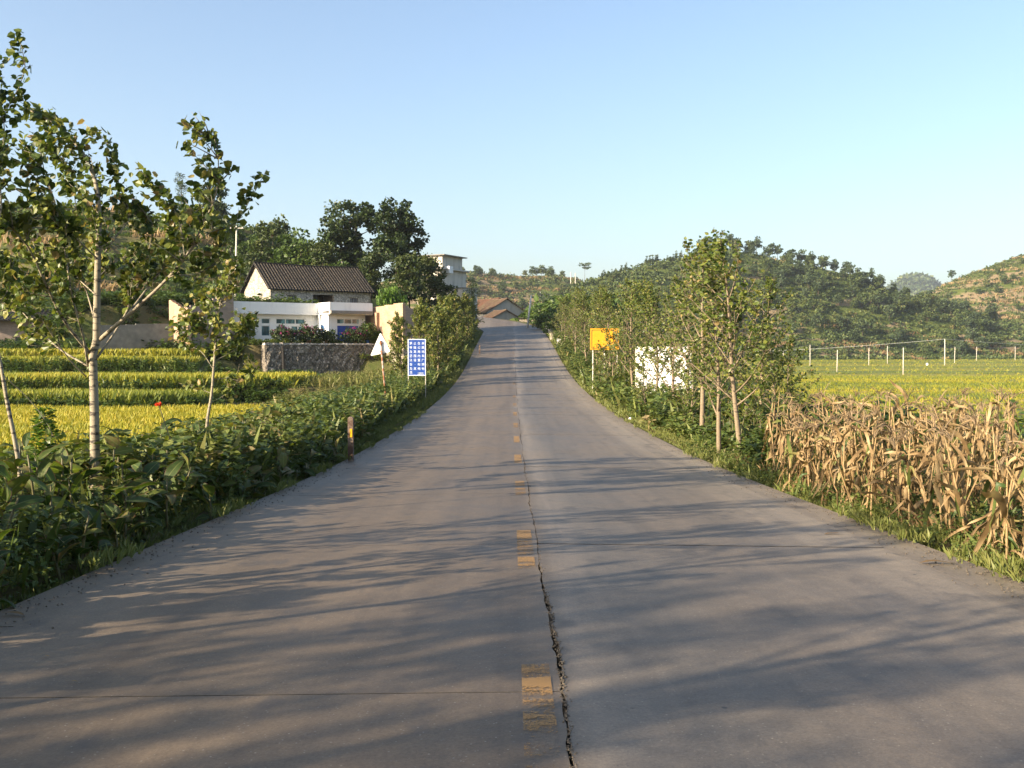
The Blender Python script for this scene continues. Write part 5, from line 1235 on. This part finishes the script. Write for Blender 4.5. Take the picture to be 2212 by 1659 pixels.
for k in range(34):
    d = r.uniform(48.5, 64); x = r.uniform(4.7, 7.2); canna(x, d, r.uniform(1.1, 1.7), r, 'tall canna in the sunlit clump below the yellow sign', G3, 7, .5)
# the red canna flower
b = at(343, 876, 13.5); t = thing('canna_flower', 'single red canna flower on a thin stalk before the rice', 'flower', (b[0] + .25, 13.5, ground_at(b[0] + .25, 13.5)))
o = b - np.array(t.location)
MB().tube(smooth_line([(0, 0, 0), (o[0] * .3, 0, o[2] * .6), tuple(o)], 8), np.linspace(.012, .006, 8), 5).build('stalk', M['canna_stem'], t)
m = MB(); m.leaves(o + runit(r, 16) * .02, runit(r, 16) * .6 + (0, 0, .7), runit(r, 16), .05, LANCE, r.random(16), 1.6); m.build('petals', M['red_petal'], t)

# ------------------------------------------------------------------ dry maize by the road
def corn_leaf(seed, green=False):
    r = np.random.default_rng(seed); n = 10; t = np.linspace(0, 1, n)
    hang = r.random() < .62; a0 = r.uniform(.8, 1.4); kink = r.uniform(.06, .22) if hang else r.uniform(.2, .6); aend = r.uniform(-1.56, -1.3) if hang else r.uniform(-1.0, .5); a = a0 + (aend - a0) * sstep(kink - .1, kink + r.uniform(.08, .3), t) + r.normal(0, .16, n)
    y = np.concatenate([[0], np.cumsum(np.cos(a[1:]) / (n - 1))]); z = np.concatenate([[0], np.cumsum(np.sin(a[1:]) / (n - 1))])
    w = .046 * np.sin(math.pi * np.clip(t * .9 + .12, 0, 1)) ** .6 * r.uniform(.8, 1.3); w[-1] = .003
    G = np.zeros((n, 3, 3)); tw = r.normal(0, 2.4) * t + r.normal(0, .5); crl = r.uniform(.3, 1.3)
    for i in range(n):
        for j, s in enumerate((-1, 0, 1)):
            off = s * w[i] * .8; lift = abs(s) * w[i] * crl
            G[i, j] = (off * math.cos(tw[i]) - lift * math.sin(tw[i]) + .05 * math.sin(t[i] * 5 + seed), y[i] + (off * math.sin(tw[i])) * .4, z[i] + off * math.sin(tw[i]) + lift * math.cos(tw[i]))
    tint = np.clip(.55 + .25 * np.sin(t * 9 + seed) + r.normal(0, .12, n), 0, 1)
    if green: tint = np.clip(t * 1.1 - .1 + r.normal(0, .08, n), 0, 1)
    return MB().grid(G, np.repeat(tint[:, None], 3, 1)).mesh('leaf', M['corn_green'] if green else M['dry'], True)
KLEAF = [corn_leaf(400 + k) for k in range(16)]; KGREEN = [corn_leaf(420 + k, True) for k in range(3)]
def stalk(seed):
    r = np.random.default_rng(seed); z = np.linspace(0, 1, 9); b = r.normal(0, .05, 2)
    P = np.stack([b[0] * z ** 2, b[1] * z ** 2, z], -1)
    return MB().tube(P, np.array([.013, .012, .013, .011, .012, .010, .010, .008, .005]), 6).mesh('stalk', M['corn_stalk'], True)
KST = [stalk(440 + k) for k in range(4)]
def tassel(seed):
    r = np.random.default_rng(seed); m = MB()
    for k in range(9):
        a = r.uniform(0, 6.28); o = r.uniform(.04, .13); t = np.linspace(0, 1, 6)[:, None]
        P = np.array((math.cos(a), math.sin(a), 0)) * o * t ** 1.2 * 1.6 + np.array((0, 0, .22)) * (t - .55 * t ** 2.4 * r.uniform(.4, 1.3)) 
        m.tube(P, .0045, 3, r.random())
    return m.mesh('tassel', M['tassel'])
KTA = [tassel(450 + k) for k in range(4)]
def ear(seed):
    z = np.linspace(0, 1, 6); return MB().tube(np.stack([.1 * z, 0 * z, -.9 * z * .2 + 0], -1), np.array([.012, .028, .032, .028, .018, .004]), 7, .7).mesh('cob_husk', M['dry'], True)
KEAR = ear(1)
def maize(x, y, h, r, label, group, n=10):
    lean = r.random() < .2; cob = r.random() < .35; k_ = .28 if lean else .08
    label = ('leaning ' if lean else 'tall ' if h > 1.42 else 'short ' if h < 1.25 else '') + 'dry maize plant' + (' with a husked cob' if cob else '') + ', ' + label
    t = thing('maize_plant', label, 'plant', (x, y, ground_at(x, y) - .02), (r.normal(0, k_), r.normal(0, k_), r.uniform(0, 6.28)), group + ': ' + label.split(',')[0])
    link('stalk', KST[r.integers(4)], t, None, None, (1, 1, h))
    for k in range(n):
        f = (k + .4) / n; a = k * math.pi + r.normal(0, .7)
        me = KGREEN[r.integers(3)] if r.random() < .2 else KLEAF[r.integers(16)]
        link('leaf', me, t, (0, 0, h * (.06 + .88 * f)), (r.normal(0, .3), r.normal(0, .35), a), r.uniform(.38, .78) * (1.1 - .35 * abs(f - .5)))
    link('tassel', KTA[r.integers(4)], t, (0, 0, h * .97), (r.normal(0, .2), r.normal(0, .2), 0), r.uniform(.8, 1.25))
    if cob: link('cob_husk', KEAR, t, (.015, 0, h * r.uniform(.4, .55)), (0, r.uniform(.2, .6), r.uniform(0, 6.28)), 1.0)
P3 = []; tries = 0
while len(P3) < 195 and tries < 8000:
    tries += 1
    d = r.uniform(6.0, 21.0); x = 4.55 + 4.2 * r.random() ** 1.5 + max(0, d - 17) * .22
    if any((x - a) ** 2 + (d - b) ** 2 < .23 ** 2 for a, b in P3): continue
    P3.append((x, d))
for x, d in P3:
    where = ('front row, ' if x < 5.35 + max(0, d - 17) * .22 else 'inner rows, ') + ('camera end' if d < 9 else 'near part' if d < 12 else 'middle' if d < 15.5 else 'poplar end')
    maize(x, d, r.uniform(1.2, 1.62) * (.88 if x < 5.2 else 1), r, where + ' of the roadside patch', 'maize plants of the roadside patch, ' + where)

# ------------------------------------------------------------------ weeds and grass (uncountable)
def weeds(name, label, P, h, leaf, per, mat, seed, tmpl=LANCE, tone=.45, spread=.16, stems=True, W=1.3):
    r = np.random.default_rng(seed); m = MB(); n = len(P)
    hh = h * r.uniform(.5, 1.3, n); lean = r.normal(0, .18, (n, 2)); ton = r.normal(tone, .16, n)
    ci = np.repeat(np.arange(n), per); s = r.random(n * per) ** .7
    base = P[ci] + np.stack([lean[ci, 0] * hh[ci] * s, lean[ci, 1] * hh[ci] * s, hh[ci] * s], -1)
    a = r.uniform(0, 6.28, n * per); out = np.stack([np.cos(a), np.sin(a), np.zeros(n * per)], -1)
    D = out + np.stack([np.zeros(n * per)] * 2 + [r.uniform(-.5, .8, n * per)], -1)
    m.leaves(base + out * spread * r.random((n * per, 1)), D, runit(r, n * per) * .4 + (0, 0, 1), leaf * r.uniform(.5, 1.4, n * per), tmpl, np.clip(ton[ci] + r.normal(0, .12, n * per), 0, 1), W)
    if stems:
        D = np.stack([lean[:, 0], lean[:, 1], np.ones(n)], -1)
        m.leaves(P, D, runit(r, n) * (1, 1, 0) + 1e-4, hh, BLADE, np.clip(ton + .2, 0, 1), .012 / h)
    return tag(m.build(name, mat), label, None, None, 'stuff')
def band(n, y0, y1, x0, x1, seed, pw_=1.0):
    r = np.random.default_rng(seed); Y = y0 + (y1 - y0) * r.random(n) ** pw_; X = r.uniform(x0, x1, n); return np.stack([X, Y, terrain(X, Y)], -1)
weeds('weeds', 'leafy weeds under the canna hedge', band(1200, 3, 24, -6.2, -3.95, 71), .55, .075, 34, M['weed_leaf'], 72, tone=.35)
weeds('weeds', 'tangle of weeds between hedge and reflector post', band(900, 13, 31, -7.2, -4.15, 73), .85, .10, 40, M['weed_leaf'], 74, HEART, .5)
weeds('weeds', 'dark bramble along the verge up to the blue sign', band(1300, 24, 62, -6.8, -4.5, 75), 1.0, .10, 36, M['weed_leaf'], 76, HEART, .45)
weeds('weeds', 'sunlit tall weeds on the slope below the stone wall', band(2600, 26, 80, -13.0, -5.6, 77), .62, .12, 30, M['grass'], 78, LANCE, .5)
weeds('weeds', 'leafy weeds at the foot of the stone wall', np.concatenate([band(700, 68, 79, -21, -9, 79)]), .38, .13, 30, M['bush_leaf'], 80, HEART, .6)
weeds('weeds', 'brambles up the verge to the road crest', band(900, 60, 128, -7.5, -4.3, 81), .9, .15, 30, M['weed_leaf'], 82, HEART, .5)
weeds('weeds', 'weeds along the poplars up to the crest', band(1500, 30, 125, 4.5, 8.5, 83), .9, .15, 30, M['weed_leaf'], 84, HEART, .5)
weeds('weeds', 'green weeds between maize and road', band(900, 4.5, 26, 4.4, 5.5, 85), .28, .055, 26, M['weed_leaf'], 86, tone=.5)
weeds('weeds', 'weeds among the maize stalks', band(700, 5, 22, 5.0, 9.5, 87), .45, .09, 24, M['weed_leaf'], 88, tone=.35)
weeds('weeds', 'leafy growth around the right-hand canna', band(500, 19, 34, 4.8, 8.5, 89), .55, .11, 30, M['weed_leaf'], 90, HEART, .42)
weeds('weeds', 'scrub on the embankment falling to the rice', band(2600, 22, 130, 7, 24, 91), 1.0, .2, 24, M['bush_leaf'], 92, HEART, .45)
# terrace banks
def bank(y, n, seed, hgt, x0=-48, x1=-13):
    r = np.random.default_rng(seed); X = r.uniform(x0, x1, n); Y = y - (.8 * np.sin(X * .21) + .5 * np.sin(X * .6 + 1)) + r.uniform(-.9, .35, n); return np.stack([X, Y, terrain(X, Y)], -1)
for y, sd, h_, lab in ((52, 93, .45, 'first'), (58, 95, .55, 'second'), (66.1, 97, .75, 'third')):
    weeds('bank_weeds', 'dark weeds hanging on the %s paddy bank' % lab, bank(y, 1300, sd, h_), h_, .12, 26, M['bush_leaf'], sd + 1, HEART, .25)
weeds('bank_weeds', 'dark bushes below the brick sheds', band(900, 72.5, 77, -46, -20, 99), 1.25, .2, 34, M['bush_leaf'], 100, HEART, .25, .35)
weeds('bank_weeds', 'weeds on the bank behind the white house', np.stack([*(lambda u_, y_: (HW0[0] + U[0] * u_ - NN[0] * y_, HW0[1] + U[1] * u_ - NN[1] * y_))(np.random.default_rng(5).uniform(-14, 12, 900), np.random.default_rng(6).uniform(9.4, 15, 900)), np.zeros(900)], -1) * (1, 1, 0) + 0, .9, .18, 26, M['bush_leaf'], 102, HEART, .5) if False else None
r2 = np.random.default_rng(5); uu, yy = r2.uniform(-26, 12, 1600), r2.uniform(8.6, 17, 1600)
Xb, Yb = HW0[0] + U[0] * uu - NN[0] * yy, HW0[1] + U[1] * uu - NN[1] * yy
keep = ~((uu > -3) & (uu < 12) & (yy > 11) & (yy < 22) & False)
weeds('bank_weeds', 'bushes on the bank between white house and tiled farmhouse', np.stack([Xb, Yb, terrain(Xb, Yb)], -1), .8, .2, 26, M['bush_leaf'], 103, HEART, .45)
rq = np.random.default_rng(130); Xq = rq.uniform(-75, -20, 2600); Yq = rq.uniform(78.5, 104, 2600)
weeds('bank_weeds', 'scrub on the bank behind the brick sheds', np.stack([Xq, Yq, terrain(Xq, Yq)], -1), 1.1, .24, 26, M['bush_leaf'], 131, HEART, .4, .4)
def blades(name, label, P, h, w, seed, tone=.45, mat=None):
    r = np.random.default_rng(seed); m = MB(); tufts(m, P, h, w, np.full(len(P), tone), r, .35, 4); return tag(m.build(name, mat or M['grass']), label, None, None, 'stuff')
blades('verge_grass', 'short grass along the left road edge', np.concatenate([band(900, 4, 50, -3.76, -3.5, 140, 1.3)[fbm(band(900, 4, 50, -3.76, -3.5, 140, 1.3)[:, 1], 0, 3, 2) > .25] + (0, 0, .2), band(5200, 3, 60, -4.5, -3.72, 111, 1.4), band(2500, 22, 42, -5.2, -3.75, 112)]), .13, .010, 113, .4)
blades('verge_grass', 'short grass along the right road edge', np.concatenate([band(1100, 5, 50, 4.02, 4.3, 141, 1.3)[fbm(band(1100, 5, 50, 4.02, 4.3, 141, 1.3)[:, 1], 9, 3, 2) > .2] + (0, 0, .2), band(6500, 4, 36, 4.18, 5.3, 114, 1.3), band(4500, 28, 50, 4.2, 6.6, 115)]), .13, .010, 116, .5)
blades('verge_grass', 'grass of both verges farther up the road', np.concatenate([band(3000, 45, 130, -5.5, -3.8, 117), band(3000, 40, 130, 4.2, 6, 118)]), .25, .03, 119, .45)
blades('dry_stubble', 'fallen dry maize leaves under the plants', band(1800, 5.5, 21.5, 4.7, 8.5, 120), .28, .022, 121, .55, M['dry'])
# leafy shrub in front of the rice, left of the pale trunk
b = at(98, 1000, 12.0); sh = MB(); rs = np.random.default_rng(122); n = 900; s = rs.random(n)
base = np.array((b[0], 12.0, ground_at(b[0], 12)))
t = thing('leafy_shrub', 'upright leafy shrub left of the pale poplar trunk', 'shrub', tuple(base))
hgt = zat(880, 12) - base[2]; a = rs.uniform(0, 6.28, n); rad = .26 * (1 - .75 * s) * rs.random(n) ** .5
P = np.stack([np.cos(a) * rad, np.sin(a) * rad, .15 + s * (hgt - .15)], -1)
sh.leaves(P, np.stack([np.cos(a), np.sin(a), rs.uniform(-.4, .8, n)], -1), runit(rs, n) * .4 + (0, 0, 1), .085 * rs.uniform(.6, 1.3, n), LANCE, np.clip(rs.normal(.5, .2, n), 0, 1), 1.7); sh.build('crown', M['bright_leaf'], t)
MB().tube([(0, 0, 0), (.03, 0, hgt * .5), (0, 0, hgt * .95)], [.012, .008, .003], 5).build('trunk', M['twig'], t)

# ------------------------------------------------------------------ potted plants on the wall
def bougain(u, y, h, wdt, label, flower, seed, green=M['oak_leaf'], pot=M['terracotta']):
    p = pw(u, y); t = thing('potted_bush', label, 'plant', (p[0], p[1], FLOOR)); rr_ = np.random.default_rng(seed)
    MB().tube([(0, 0, .12), (0, 0, .2), (0, 0, .38), (0, 0, .40)], [.13, .15, .19, .2], 10).build('pot', pot, t)
    n = 1500; uo = runit(rr_, n) * rr_.random((n, 1)) ** .4; uo = uo * (1 + .35 * fbm(uo[:, 0] * 9 + seed, uo[:, 2] * 9 + uo[:, 1] * 5, 8, 2))[:, None] * (wdt * 1.35, wdt * .9, h * .55) + (0, 0, .22 + h * .5); uo[:, 2] = np.maximum(uo[:, 2], .12)
    m = MB(); m.leaves(uo, runit(rr_, n), runit(rr_, n) + (0, 0, .5), .13 * rr_.uniform(.6, 1.3, n), HEART, rr_.random(n) * .8); m.build('leaves', green, t)
    if flower:
        n = 260; q = runit(rr_, n); q[:, 2] = np.abs(q[:, 2]); P = q * (wdt * 1.3, wdt * .9, h * .6) * rr_.uniform(.6, 1.1, (n, 1)) + (0, 0, .22 + h * .5)
        P = P[fbm(P[:, 0] * 10 + seed, P[:, 2] * 10, 6, 2) > .12]; m = MB(); m.leaves(P, runit(rr_, len(P)), runit(rr_, len(P)) + (0, -.5, .5), .11, HEART, rr_.random(len(P))); m.build('blossoms', M['magenta'], t)
for k, (u, y, h, w, lab, fl) in enumerate([(3.0, -2.9, 1.1, .75, 'dark potted bougainvillea at the left end of the wall', True), (4.9, -3.2, 1.25, .75, 'fullest magenta bougainvillea on the wall', True), (6.3, -3.4, .9, .6, 'potted bush with few blossoms beside the white side wall', False), (8.6, -3.6, 1.1, .8, 'magenta bougainvillea before the blue shutter', True)]):
    bougain(u, y, h, w, lab, fl, 500 + k)
bougain(9.7, -3.5, 1.5, .5, 'grey-green leafy bush before the shutter end', False, 510, M['bush_leaf'], M['pot_blue'])
bougain(10.7, -3.5, .9, .55, 'bright yellow-green bush at the brick wall', False, 511, M['bright_leaf'], M['terracotta'])
# ------------------------------------------------------------------ litter on the road
def litter(px, py, label, ln, mat, name='fallen_leaf', sc=None):
    d0 = 6.0
    for _ in range(30):
        z = float(zroad(d0)) - .03 + .012; d0 = (EYE - z) / ((py - HOR) / F) * 1.0
    x = xat(px, d0); rr_ = np.random.default_rng(int(px)); me = MB(); P = np.zeros((5, 3)); P[:, 0] = np.linspace(-.5, .5, 5) * ln; P[:, 2] = .006 + ln * .03 * np.sin(np.linspace(0, 3, 5)) + rr_.uniform(0, .006, 5); P[:, 1] = .1 * ln * np.sin(np.linspace(0, 4, 5))
    w = ln * .13 * np.array([.2, .9, 1, .7, .1]); G = np.stack([P - np.stack([0 * w, w, -w * .2], -1), P + np.stack([0 * w, w, w * .2], -1)], 1)
    me.grid(G, .5); o = me.build(name, mat); s = road_pt(d0, x - RC); o.location = tuple(s); o.rotation_euler = (math.atan((float(zroad(d0 + .5)) - float(zroad(d0 - .5)))), 0, rr_.uniform(-.3, .3)); tag(o, label, 'leaf')
for px, py, lab, ln in [(1805, 1153, 'dry maize leaf lying alone on the right lane', .22), (1582, 1020, 'curled dry leaf at the right verge by the poplars', .35), (1555, 1004, 'brown twig-like leaf at the right road edge', .30), (1610, 1016, 'second curled leaf at the right verge', .3), (1408, 938, 'dark leaf on the right shoulder', .22), (1265, 906, 'yellow leaf on the far lane', .12), (1860, 1123, 'long dry leaf at the maize edge', .28), (2030, 1215, 'dry leaf hanging over the maize edge of the road', .3), (90, 1420, 'small twig on the near left lane', .05), (150, 1478, 'second small twig on the near left lane', .05), (640, 1148, 'dark fallen leaf in the tree shadow', .12), (20, 1325, 'brown withered leaf at the left road edge', .2)]:
    litter(px, py, lab, ln, M['dry'])
t = at(2003, 787, 330); o = MB(); rs = np.random.default_rng(9)
V = runit(rs, 60) * (.4, .4, .5); import bmesh
bm = bmesh.new(); [bm.verts.new(v) for v in V]; bmesh.ops.convex_hull(bm, input=bm.verts); me = bpy.data.meshes.new('white_bag'); bm.to_mesh(me); bm.free(); me.materials.append(M['sign_white'])
tag(link('white_bag', me, None, (t[0], 330, t[2])), 'white bag set among the rice near the tallest pole', 'bag')
x = 6.1; d = 39.5; me = bpy.data.meshes.new('white_stone'); bm = bmesh.new(); [bm.verts.new(v) for v in runit(rs, 30) * (.09, .08, .1)]; bmesh.ops.convex_hull(bm, input=bm.verts); bm.to_mesh(me); bm.free(); me.materials.append(M['sign_white'])
p = at(1362, 862, 38); tag(link('white_stone', me, None, (p[0], 38, ground_at(p[0], 38) + .1)), 'small white stone in the grass by the right verge', 'stone')

# gravel and crumbs of soil along the road edges
rg = np.random.default_rng(150); m = MB()
for k in range(2200):
    s_ = 4 * (60 / 4) ** rg.random(); off = rg.choice((-1, 1)) * (EDGE - abs(rg.normal(0, .22)))
    p = road_pt(s_, off); q = rg.uniform(.004, .013)
    dv = np.array([(1, 0, 0), (-1, 0, 0), (0, 1, 0), (0, -1, 0), (0, 0, .7), (0, 0, -.7)]) * q * rg.uniform(.6, 1.4, (6, 1))
    m.add(p + dv + (0, 0, q * .3), [(0, 2, 4), (2, 1, 4), (1, 3, 4), (3, 0, 4), (2, 0, 5), (1, 2, 5), (3, 1, 5), (0, 3, 5)])
tag(m.build('edge_gravel', M['crack']), 'loose grit along both road edges', None, None, 'stuff')
# ------------------------------------------------------------------ haze over the valley
def haze(dens):
    m = bpy.data.materials.new('haze'); m.use_nodes = True; nt = m.node_tree; nt.nodes.clear()
    o = nt.nodes.new('ShaderNodeOutputMaterial'); v = nt.nodes.new('ShaderNodeVolumePrincipled')
    v.inputs['Color'].default_value = (.82, .92, 1, 1); v.inputs['Density'].default_value = dens; v.inputs['Anisotropy'].default_value = .2
    nt.links.new(v.outputs[0], o.inputs['Volume'])
    b = MB().box((0, 1350, 115), (4400, 3600, 260)).build('haze', m); tag(b, kind='stuff')
haze(.00012)
